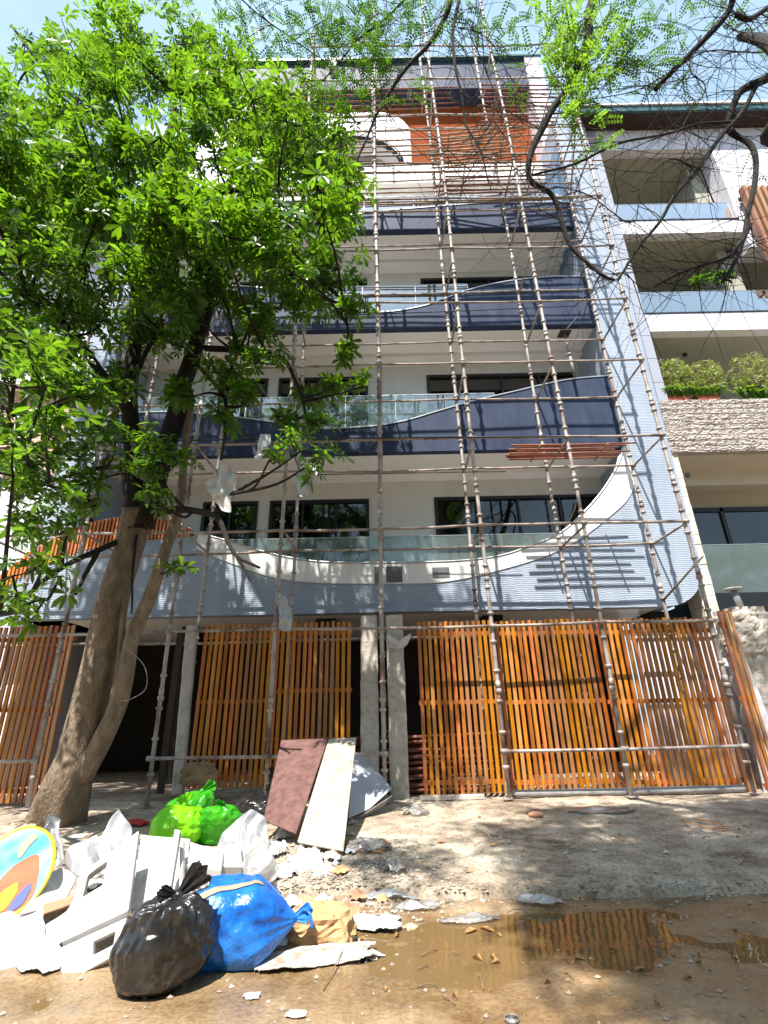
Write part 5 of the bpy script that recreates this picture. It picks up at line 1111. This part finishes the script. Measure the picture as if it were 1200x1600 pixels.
slab('packing_board', [at(215, 1375, 5.2), at(242, 1372, 5.2), at(240, 1345, 5.4), at(213, 1348, 5.4)], .03, 'foam_dirty', 'small dirty white foam piece beside the packing box', 'packaging')
def curved_sheet(name, pts_a, pts_b, mt, label, cat, n=24, amp=.02, seed=0, th=.008):
    A = smooth_line(pts_a, n); Bq = smooth_line(pts_b, n); k_ = min(len(A), len(Bq)); m = MB()
    def fn(u, v):
        i = min(k_ - 1, int(round(u * (k_ - 1)))); p = A[i].lerp(Bq[i], v); return p + noise.noise_vector(p * 5 + Vector((seed, 0, 0))) * amp
    m.grid(k_, 14, fn, smooth=True); ob = m.build(name, K[mt]); md = ob.modifiers.new('thick', 'SOLIDIFY'); md.thickness = th; return tag(ob, label, cat)
curved_sheet('plastic_sheet', [at(-30, 1520, 4.1), at(20, 1515, 4.2), at(60, 1490, 4.3), at(70, 1440, 4.5)], [at(-40, 1445, 4.4), at(10, 1425, 4.6), at(40, 1420, 4.7), at(60, 1395, 4.9)], 'foam', 'folded white sheet at the left edge, lowest in the heap', 'sheet', seed=1)
curved_sheet('plastic_sheet', [at(28, 1428, 4.6), at(50, 1400, 4.7), at(66, 1370, 4.9), at(95, 1355, 5.1)], [at(70, 1425, 4.7), at(95, 1408, 4.8), at(110, 1392, 5.0), at(118, 1375, 5.2)], 'foam_dirty', 'curled white plastic shell beside the oval printed board', 'sheet', seed=2, amp=.03)
curved_sheet('plastic_sheet', [at(68, 1450, 4.5), at(90, 1440, 4.6), at(110, 1420, 4.7), at(122, 1395, 4.8)], [at(70, 1490, 4.4), at(88, 1485, 4.4), at(100, 1470, 4.45), at(105, 1450, 4.5)], 'foam_dirty', 'torn white flap left of the packing box window', 'sheet', seed=3, amp=.03)
slab('wooden_strip', [at(64, 1435, 4.62), at(112, 1418, 4.75), at(114, 1404, 4.82), at(68, 1418, 4.72)], .03, 'clay', 'short orange wooden strip showing between the white sheets', 'wood piece')
slab('cardboard_piece', [at(0, 1320, 5.8), at(40, 1315, 5.7), at(58, 1290, 6.1), at(20, 1286, 6.2)], .02, 'tape', 'pale pinkish cardboard behind the oval printed board', 'cardboard')
# oval printed board
def print_board():
    t = thing('oval_board', 'oval board with a sky and sand print and yellow rim at the left edge', 'board', at(20, 1440, 4.6))
    O = at(22, 1362, 4.9); ux = (at(72, 1300, 5.1) - at(-40, 1424, 4.7)) / 2; uy = (at(-12, 1322, 5.1) - at(52, 1392, 4.75)) / 2 * 1.05; nr = ux.cross(uy).normalized()
    if nr.y > 0: nr = -nr
    def P(a, b_, d=0): return O + ux * a + uy * b_ + nr * d
    m = MB(); n = 48; ring = [(math.cos(2 * math.pi * k / n), math.sin(2 * math.pi * k / n)) for k in range(n)]
    m.add([P(a, b_) for a, b_ in ring] + [P(a, b_, .02) for a, b_ in ring], [tuple(range(n)), tuple(reversed(range(n, 2 * n)))] + [(k, k + n, (k + 1) % n + n, (k + 1) % n) for k in range(n)])
    m.build('face', mat('printed_sky', (.07, .25, .50), .3, (.42, .50, .55), 2.2, detail=2, thresh=(.42, .72)), t)
    m = MB(); m.tube([P(a, b_, .012) for a, b_ in ring] + [P(1, 0, .012)], .016, 6, cap=False); m.build('rim', mat('yellow_rim', (.55, .52, .02), .35), t)
    def blob(pts, mt, d, name):
        m = MB(); q = smooth_line([(a, b_, 0) for a, b_ in pts + pts[:1]], 40)[:-1]; k_ = len(q); m.add([P(v.x, v.y, .02 + d) for v in q], [tuple(range(k_))]); m.build(name, mt, t)
    blob([(.35, -.62), (.55, -.25), (.1, .05), (-.4, .1), (-.8, .25), (-.93, -.1), (-.65, -.7), (-.1, -.95)], mat('printed_sand', (.28, .085, .035), .4, (.36, .14, .06), 5), .004, 'print_dune')
    blob([(-.2, -.55), (-.1, -.35), (-.45, -.2), (-.75, -.3), (-.6, -.6)], mat('printed_orange', (.50, .24, .02), .4), .008, 'print_patch')
    blob([(.0, -.8), (.05, -.66), (-.35, -.62), (-.55, -.72), (-.3, -.88)], mat('printed_violet', (.08, .10, .28), .4), .010, 'print_patch')
    blob([(.82, .1), (.75, .3), (.35, .3), (.25, .08), (.55, .12)], mat('printed_yellow', (.50, .46, .18), .4), .008, 'print_patch')
print_board()
# clear plastic
def veil(name, pts, Y0, label, seed, mt='poly', dY=.25, amp=.05):
    """draped clear film from an outline in a leaning plane"""
    rd = random.Random(seed); cx = sum(p[0] for p in pts) / len(pts); cy = sum(p[1] for p in pts) / len(pts); ymin = min(p[1] for p in pts); ymax = max(p[1] for p in pts)
    o = smooth_line([(a, b_, 0) for a, b_ in pts + pts[:1]], 90)[:-1]; n = len(o); m = MB(); rings = 14; vs = []
    for j in range(rings + 1):
        s_ = j / rings
        for k in range(n):
            x = cx + (o[k].x - cx) * s_; y = cy + (o[k].y - cy) * s_; Y = Y0 + dY * (ymax - y) / (ymax - ymin + 1e-6)
            p = at(x, y, Y); f_ = abs((((x * .9 + y * .25) / (22 + 6 * seed % 9) + 1.6 * noise.noise(p * 2.5)) % 1) - .5) * 2
            p = p + Vector((0, -1, .3)) * amp * (f_ - .5) * 1.1 + noise.noise_vector(p * 6 + Vector((seed, 0, 0))) * amp * .6 - Vector((0, amp * .5, 0)) * (1 - s_ * s_); vs.append(p)
    m.add(vs, [(j * n + k, j * n + (k + 1) % n, (j + 1) * n + (k + 1) % n, (j + 1) * n + k) for j in range(rings) for k in range(n)], 0, True)
    ob = m.build(name, K[mt]); ob.modifiers.new('thick', 'SOLIDIFY').thickness = .002; return tag(ob, label, 'plastic')
veil('clear_plastic', [(186, 1266), (206, 1302), (203, 1330), (170, 1365), (128, 1370), (98, 1352), (112, 1322), (150, 1303), (153, 1312), (170, 1285)], 5.2, 'pointed sheet of clear plastic standing behind the white packing box', 1)
veil('clear_plastic', [(78, 1272), (94, 1280), (100, 1320), (102, 1345), (88, 1355), (90, 1310), (70, 1290)], 5.5, 'narrow clear plastic film between oval board and tree trunk', 2)
veil('clear_plastic', [(390, 1266), (412, 1276), (414, 1300), (420, 1330), (418, 1368), (380, 1372), (352, 1350), (340, 1318), (358, 1292), (375, 1272)], 5.3, 'cloudy clear plastic bag standing between green and blue bags', 3, 'poly', .35, .06)
veil('clear_plastic', [(395, 1300), (425, 1330), (432, 1365), (410, 1378), (372, 1368), (385, 1330)], 5.1, 'crumpled clear wrap in front of the cloudy plastic bag', 4, 'poly_thin', .2, .05)
def flat_item(kind, px, py, w_, l_, h_, seed, mt, label, cat, **k):
    p = lie(px, py); return crumple((p.x, p.y, p.z + .004), w_, l_, h_, seed, kind, mt, label, cat, **k)
flat_item('plastic_bag', 572, 1328, .55, .45, .14, 11, 'poly_thin', 'flattened clear bag right of the beige board', 'plastic', smooth=True)
flat_item('plastic_bag', 617, 1362, .22, .26, .13, 12, 'poly_thin', 'small twisted clear bag on the heap edge near the kerb', 'plastic', smooth=True)
flat_item('plastic_bag', 620, 1400, .62, .34, .10, 13, 'poly', 'milky polythene sheet spread at the heap edge', 'plastic', smooth=True, rot=-.2)
flat_item('plastic_bag', 652, 1420, .42, .16, .07, 14, 'poly_thin', 'grey clear bag trailing towards the puddle', 'plastic', smooth=True)
flat_item('plastic_bag', 735, 1440, .50, .14, .06, 15, 'poly_thin', 'long clear bag half sunk in the puddle', 'plastic', smooth=True, rot=.15)
flat_item('plastic_bag', 843, 1412, .36, .2, .08, 16, 'poly', 'milky plastic bag at the puddle rim', 'plastic', smooth=True, rot=-.2)
flat_item('plastic_bag', 650, 1272, .36, .4, .12, 17, 'poly_thin', 'clear crumpled bag below the right concrete post', 'plastic', smooth=True)
flat_item('plastic_sheet', 940, 1268, 1.0, .45, .07, 18, 'poly_thin', 'wide clear plastic sheet at the foot of the right fence', 'plastic', smooth=True)
flat_item('white_rag', 985, 1390, .38, .18, .06, 19, 'paper', 'crumpled white rag lying on the kerb', 'rag', rot=-.2)
flat_item('cloth', 498, 1498, .86, .34, .05, 20, 'cloth', 'dirty white cloth spread in front of the paper bag', 'cloth', rot=.25, folds=4, n=34)
flat_item('cloth', 425, 1478, .2, .18, .09, 21, 'grey_cloth', 'bunched grey cloth between blue bag and white cloth', 'cloth', folds=7)
flat_item('cloth', 580, 1448, .46, .24, .08, 22, 'grey_cloth', 'folded grey blue cloth right of the paper bag', 'cloth', rot=-.35)
flat_item('paper_sheet', 478, 1352, .34, .40, .14, 23, 'paper', 'large crumpled pinkish white paper on the heap below the boards', 'paper', rot=.4, tilt=(0, .35))
flat_item('paper_sheet', 437, 1372, .4, .34, .12, 24, 'paper', 'crushed white paper right above the blue bag', 'paper', folds=7)
flat_item('paper_sheet', 498, 1408, .30, .18, .07, 25, 'foam', 'bright white torn sheet above the brown paper bag', 'paper', rot=-.3)
flat_item('paper_sheet', 520, 1388, .24, .2, .09, 26, 'grey_cloth', 'grey speckled packet in the middle of the heap', 'packet')
flat_item('paper_sheet', 545, 1425, .2, .16, .1, 27, 'clay', 'rust brown torn wrapper above the folded grey cloth', 'wrapper')
flat_item('paper_sheet', 440, 1312, .2, .2, .12, 28, 'foam_dirty', 'round white cup-like scrap at the foot of the maroon board', 'scrap')
flat_item('paper_sheet', 405, 1395, .3, .25, .12, 29, 'grey_cloth', 'grey foil scrap behind the blue bag', 'scrap', folds=7)
flat_item('paper_sheet', 510, 1325, .4, .18, .1, 30, 'paper', 'white curled sheet below the beige board', 'paper', rot=.25)
flat_item('paper_sheet', 620, 1478, .16, .09, .02, 31, 'foam', 'small clean white card lying on the mud', 'card', rot=.1, folds=2)
flat_item('paper_sheet', 640, 1452, .12, .11, .03, 32, 'tape', 'small pale orange and green packet near the puddle', 'packet', rot=.5, folds=2)
flat_item('paper_sheet', 462, 1588, .12, .08, .03, 33, 'foam_dirty', 'white crumb of foam at the bottom edge', 'scrap')
flat_item('red_rag', 215, 1290, .3, .25, .1, 34, 'red_rag', 'small red rag left of the green bags', 'rag')
flat_item('paper_sheet', 122, 1308, .22, .25, .02, 35, 'foam_dirty', 'small white square scrap beside the tree trunk', 'scrap', folds=2)
flat_item('paper_sheet', 395, 1558, .12, .08, .015, 36, 'grey_cloth', 'small grey wrapper with red mark in the foreground mud', 'wrapper')
p = lie(800, 1596); m = MB(); m.tube([(p.x, p.y, p.z + .004), (p.x, p.y, p.z + .012)], [.036, .04], 24); m.tube([(p.x + .038 * math.cos(a), p.y + .038 * math.sin(a), p.z + .014) for a in np.linspace(0, 6.283, 25)], .0025, 5, cap=False)
tag(m.build('plastic_disc', K['poly_thin']), 'round clear plastic lid at the bottom edge', 'lid')
HEAP = [
 ('foam', 250, 1352, .30, .22, .10, 'flat white foam chunk above the black bag'), ('paper', 300, 1352, .26, .2, .12, 'white crumpled sheet between foam bars'), ('foam_dirty', 420, 1338, .34, .3, .14, 'crushed milky wrapper right of the clear bag'),
 ('cloth', 470, 1392, .3, .2, .1, 'dirty beige rag in the heap above the paper bag'), ('grey_cloth', 455, 1418, .2, .16, .09, 'grey foil wrapper beside the blue bag tie'), ('kraft', 462, 1402, .14, .12, .06, 'small torn brown card behind the blue bag'),
 ('paper', 560, 1372, .26, .18, .08, 'creased white paper below the clear bag'), ('clay', 560, 1405, .2, .14, .08, 'reddish brown torn carton in the heap'), ('foam_dirty', 590, 1405, .22, .16, .06, 'off white flattened cup near the kerb'),
 ('grey_cloth', 600, 1440, .28, .14, .05, 'grey strip of cloth at the puddle end of the heap'), ('kraft', 532, 1365, .22, .16, .08, 'light brown torn carton on the rubble'), ('paper', 15, 1480, .5, .3, .12, 'wide white crumpled sheet at the left edge of the heap'),
 ('foam_dirty', 60, 1510, .4, .25, .10, 'off white crushed packaging in front of the packing box'), ('paper', 235, 1395, .3, .2, .1, 'white sheet wedged behind the black bag'), ('cloth', 150, 1385, .3, .22, .12, 'beige crumpled wrapper seen above the packing box window'),
 ('paper', 405, 1350, .3, .24, .12, 'creased white paper at the left of the rubble'), ('foam', 520, 1345, .26, .16, .1, 'curled white strip near the foot of the beige board'), ('paper', 435, 1335, .24, .2, .12, 'crumpled sheet beside the white cup-like scrap'), ('grey_cloth', 545, 1385, .26, .2, .1, 'grey crumpled wrapper in the centre of the rubble'), ('foam_dirty', 505, 1368, .3, .2, .1, 'off white torn carton in the centre of the heap'), ('paper', 585, 1385, .22, .14, .06, 'white torn paper close to the kerb'), ('cloth', 430, 1392, .26, .22, .12, 'beige wrapper behind the tie of the blue bag'), ('brown_paper', 535, 1412, .2, .14, .08, 'dark brown carton corner in the heap'),
 ('foam_dirty', 40, 1340, .4, .35, .15, 'off white sheet behind the oval printed board'), ('poly_thin', 480, 1338, .34, .26, .1, 'clear wrap below the foot of the maroon board'), ('cloth', 560, 1488, .4, .16, .03, 'thin dirty cloth flap at the right of the white cloth'),
 ('brown_paper', 470, 1430, .16, .12, .08, 'dark brown torn carton touching the paper bag'), ('grey_cloth', 350, 1385, .3, .2, .1, 'grey white wrapper behind the blue bag top')]
for k, (mt_, px, py, w_, l_, h_, lb) in enumerate(HEAP): flat_item('crumpled_sheet', px, py, w_, l_, h_, 500 + k, mt_, lb, 'rubbish', rot=(k * .7) % 3, folds=5, smooth=mt_ == 'poly_thin')
# leaning boards
slab('maroon_board', [at(412, 1283, 7.0), at(463, 1305, 6.6), at(513, 1155, 8.3), at(440, 1158, 8.4)], .02, 'maroon', 'stained maroon board leaning in front of the shaded fence', 'board')
slab('beige_board', [at(465, 1318, 6.45), at(537, 1332, 6.2), at(557, 1154, 8.25), at(514, 1156, 8.3)], .02, 'beige_board', 'long beige board leaning right of the maroon board', 'board')
t = thing('metal_sheet', 'bent pale blue grey metal sheet behind the beige board', 'sheet', lie(575, 1290))
q = [at(545, 1285, 7.9), at(612, 1240, 8.4), at(600, 1215, 8.9), at(553, 1172, 9.3)]; m = MB()
m.grid(14, 14, lambda u, v: q[0] * (1 - u) * (1 - v) + q[1] * u * (1 - v) + q[2] * u * v + q[3] * (1 - u) * v + Vector((0, 0, 1)) * (.12 * abs(u - .45) * (1 - v)) , smooth=False); o = m.build('face', K['sheet_metal'], t); o.modifiers.new('thick', 'SOLIDIFY').thickness = .006
m = MB(); q2 = [at(540, 1290, 7.85), at(612, 1243, 8.38), at(598, 1262, 8.5), at(548, 1298, 8.0)]; m.add(q2, [(0, 1, 2, 3)]); o = m.build('folded_edge', K['pipe'], t); o.modifiers.new('thick', 'SOLIDIFY').thickness = .006
# plastic caught in the tree and on the pole
veil('torn_plastic', [(335, 732), (352, 725), (372, 750), (365, 770), (358, 800), (345, 795), (322, 758)], 6.85, 'large white torn plastic hanging from a low branch of the left tree', 5, 'paper', .05, .08)
veil('torn_plastic', [(408, 680), (422, 678), (420, 700), (405, 722), (398, 715)], 6.4, 'small white plastic strip among the leaves', 6, 'paper', .05, .04)
veil('torn_plastic', [(460, 740), (478, 735), (486, 770), (470, 778)], 6.4, 'white plastic scrap hanging below the leaf cluster', 7, 'poly', .05, .04)
veil('torn_plastic', [(430, 940), (445, 934), (456, 960), (455, 985), (438, 985), (437, 962)], 8.9, 'knotted clear plastic tied to a scaffolding upright', 8, 'poly', .03, .06)
cable('wire', [at(195, 1010, 7.4), at(225, 1040, 7.4), at(228, 1075, 7.4), at(205, 1092, 7.4), at(188, 1095, 7.5)], .005, 'looped pale wire hanging from the tree trunk', mt='pipe', cat='wire')
cable('twine', [lie(1065, 1283) + Vector((0, 0, .02)), lie(1080, 1290) + Vector((0, 0, .03)), lie(1105, 1296) + Vector((0, 0, .02)), lie(1138, 1298) + Vector((0, 0, .03)), lie(1120, 1290) + Vector((0, 0, .03)), lie(1085, 1283) + Vector((0, 0, .03))], .008, 'loop of orange twine on the path near the right fence', mt='twine', cat='twine')
cable('stick', [lie(535, 1500) + Vector((0, 0, .05)), lie(520, 1525) + Vector((0, 0, .03)), lie(505, 1550) + Vector((0, 0, .01))], .004, 'thin dark twig across the dirty white cloth', mt='stick', cat='stick')
veil('white_strap', [(605, 990), (628, 1002), (642, 990), (636, 1008), (622, 1014), (606, 1008)], 9.35, 'white plastic strap wrapped round the right concrete post', 9, 'paper', 0, .02)
# dry leaves, twigs, scraps, pebbles
def leaf_litter(px, py, s_, seed, col='dry_leaf'):
    rd = random.Random(seed); p = lie(px, py); zc = max(p.z, -.019) + .006; a = rd.uniform(0, 6.28); c, s = math.cos(a), math.sin(a); m = MB(); pts = [(0, -.5, 0), (.17, -.2, .01), (.2, .1, .02), (0, .5, .0), (-.2, .1, .02), (-.17, -.2, .01), (0, 0, -.004)]
    m.add([(p.x + (x * c - y * s) * s_, p.y + (x * s + y * c) * s_, zc + z * rd.uniform(.5, 1.5)) for x, y, z in pts], [(0, 1, 6), (1, 2, 6), (2, 3, 6), (3, 4, 6), (4, 5, 6), (5, 0, 6)]); return m
for k, (px, py, s_, lb) in enumerate([(737, 1468, .13, 'curled yellow leaf floating at the left end of the puddle'), (762, 1464, .14, 'long pale yellow leaf floating beside the curled one'), (892, 1503, .13, 'brown leaf of the overlapping pair in the middle of the puddle'), (905, 1500, .09, 'yellow leaf of the overlapping pair in the middle of the puddle'),
        (822, 1488, .06, 'small upright yellow leaf alone in the puddle'), (746, 1510, .09, 'brown curled leaf near the front edge of the puddle'), (776, 1515, .07, 'little yellow leaf right of the brown curled leaf'), (1000, 1518, .1, 'orange brown leaf at the front right of the puddle'), (690, 1318, .12, 'flat orange brown leaf alone on the dusty path'),
        (1100, 1385, .12, 'broad dry leaf against the kerb, left one of three'), (1135, 1392, .1, 'dry leaf against the kerb, middle one of three'), (1172, 1390, .11, 'dry leaf against the kerb, right one of three'), (1150, 1455, .07, 'lone leaf on the dry mud right of the puddle')]):
    tag(leaf_litter(px, py, s_, k).build('fallen_leaf', K['dry_leaf']), lb, 'leaf', 'fallen dry leaves round the puddle')
for k in range(46):
    px, py = random.uniform(560, 1190), random.uniform(1262, 1590); tag(leaf_litter(px, py, random.uniform(.03, .07), 100 + k).build('fallen_leaf', K['dry_leaf']), 'tiny dry leaf fragment scattered over mud and path', 'leaf', 'tiny leaf fragments on the ground')
for k in range(26):
    px, py = random.uniform(600, 1190), random.uniform(1262, 1580); p = lie(px, py); a = random.uniform(0, 3.1); L_ = random.uniform(.08, .3)
    m = MB(); e = Vector((math.cos(a), math.sin(a), 0)) * L_; z = max(p.z, -.019) + .008; m.tube([(p.x, p.y, z), (p.x + e.x * .5, p.y + e.y * .5 + .01, z + .01), (p.x + e.x, p.y + e.y, z)], .0035, 5)
    tag(m.build('twig', K['stick']), 'thin dry twig lying on the mud or path', 'twig', 'dry twigs on the ground')
SCR = {'paper': 'white', 'foam_dirty': 'off white', 'grey_cloth': 'grey', 'kraft': 'light brown', 'cloth': 'dirty beige', 'clay': 'rust brown', 'brown_paper': 'dark brown', 'poly_thin': 'clear'}
for k in range(150):
    if k < 100: px, py = random.gauss(500, 62), random.gauss(1372, 40)
    else: px, py = random.uniform(560, 1190), random.uniform(1262, 1400)
    if py > 1460 or py < 1275: continue
    p = lie(px, py); s_ = random.uniform(.04, .15) if k < 100 else random.uniform(.02, .06); mt = random.choice(list(SCR)) if k < 100 else random.choice(['paper', 'foam_dirty', 'kraft', 'grey_cloth'])
    crumple((p.x, p.y, p.z + .004), s_, s_ * random.uniform(.6, 1.3), s_ * .55, 300 + k, 'litter_scrap', mt, 'small crumpled ' + SCR[mt] + (' scrap among the rubble of the heap' if k < 100 else ' scrap lying on the dusty path'), 'scrap', n=11, rot=random.uniform(0, 3), group=SCR[mt] + ' litter scraps')
# rubble: uncountable
rb = MB(); rdr = random.Random(5)
def stone_at(x, y, s_):
    z = gz(x, y); vs = []
    for v in [(1, 0, 0), (-1, 0, 0), (0, 1, 0), (0, -1, 0), (0, 0, 1), (0, 0, -1)]:
        vs.append((x + v[0] * s_ * rdr.uniform(.6, 1.2), y + v[1] * s_ * rdr.uniform(.6, 1.2), z + v[2] * s_ * rdr.uniform(.4, .8) + s_ * .2))
    rb.add(vs, [(0, 2, 4), (2, 1, 4), (1, 3, 4), (3, 0, 4), (2, 0, 5), (1, 2, 5), (3, 1, 5), (0, 3, 5)])
for k in range(5200):
    if k < 2600: x, y = rdr.gauss(-.55, .55), rdr.gauss(5.7, .5)
    elif k < 3900: x, y = rdr.uniform(-6.5, 6), rdr.uniform(5.5, 9.3)
    elif k < 4500: x = rdr.uniform(-1, 4); y = kerb_y(x) + rdr.gauss(0, .07)
    else: x, y = rdr.uniform(-3, 3.5), rdr.uniform(3.0, 5.4)
    stone_at(x, y, rdr.choice([.006, .008, .01, .012, .016, .024]) * (1.2 if k < 2600 else .9))
tag(rb.build('rubble', K['pebble'], origin=(0, 6, 0)), 'fine gravel and rubble crumbs scattered over heap and path', kind='stuff')
p = lie(838, 1277); m = MB(); m.grid(16, 10, lambda u, v: (p.x + .11 * math.cos(u * 6.283) * math.sin(v * 3.1416), p.y + .06 * math.sin(u * 6.283) * math.sin(v * 3.1416), p.z + .03 - .04 * math.cos(v * 3.1416))); tag(m.build('stone', K['clay']), 'smooth pinkish oval stone below the middle fence panel', 'stone')
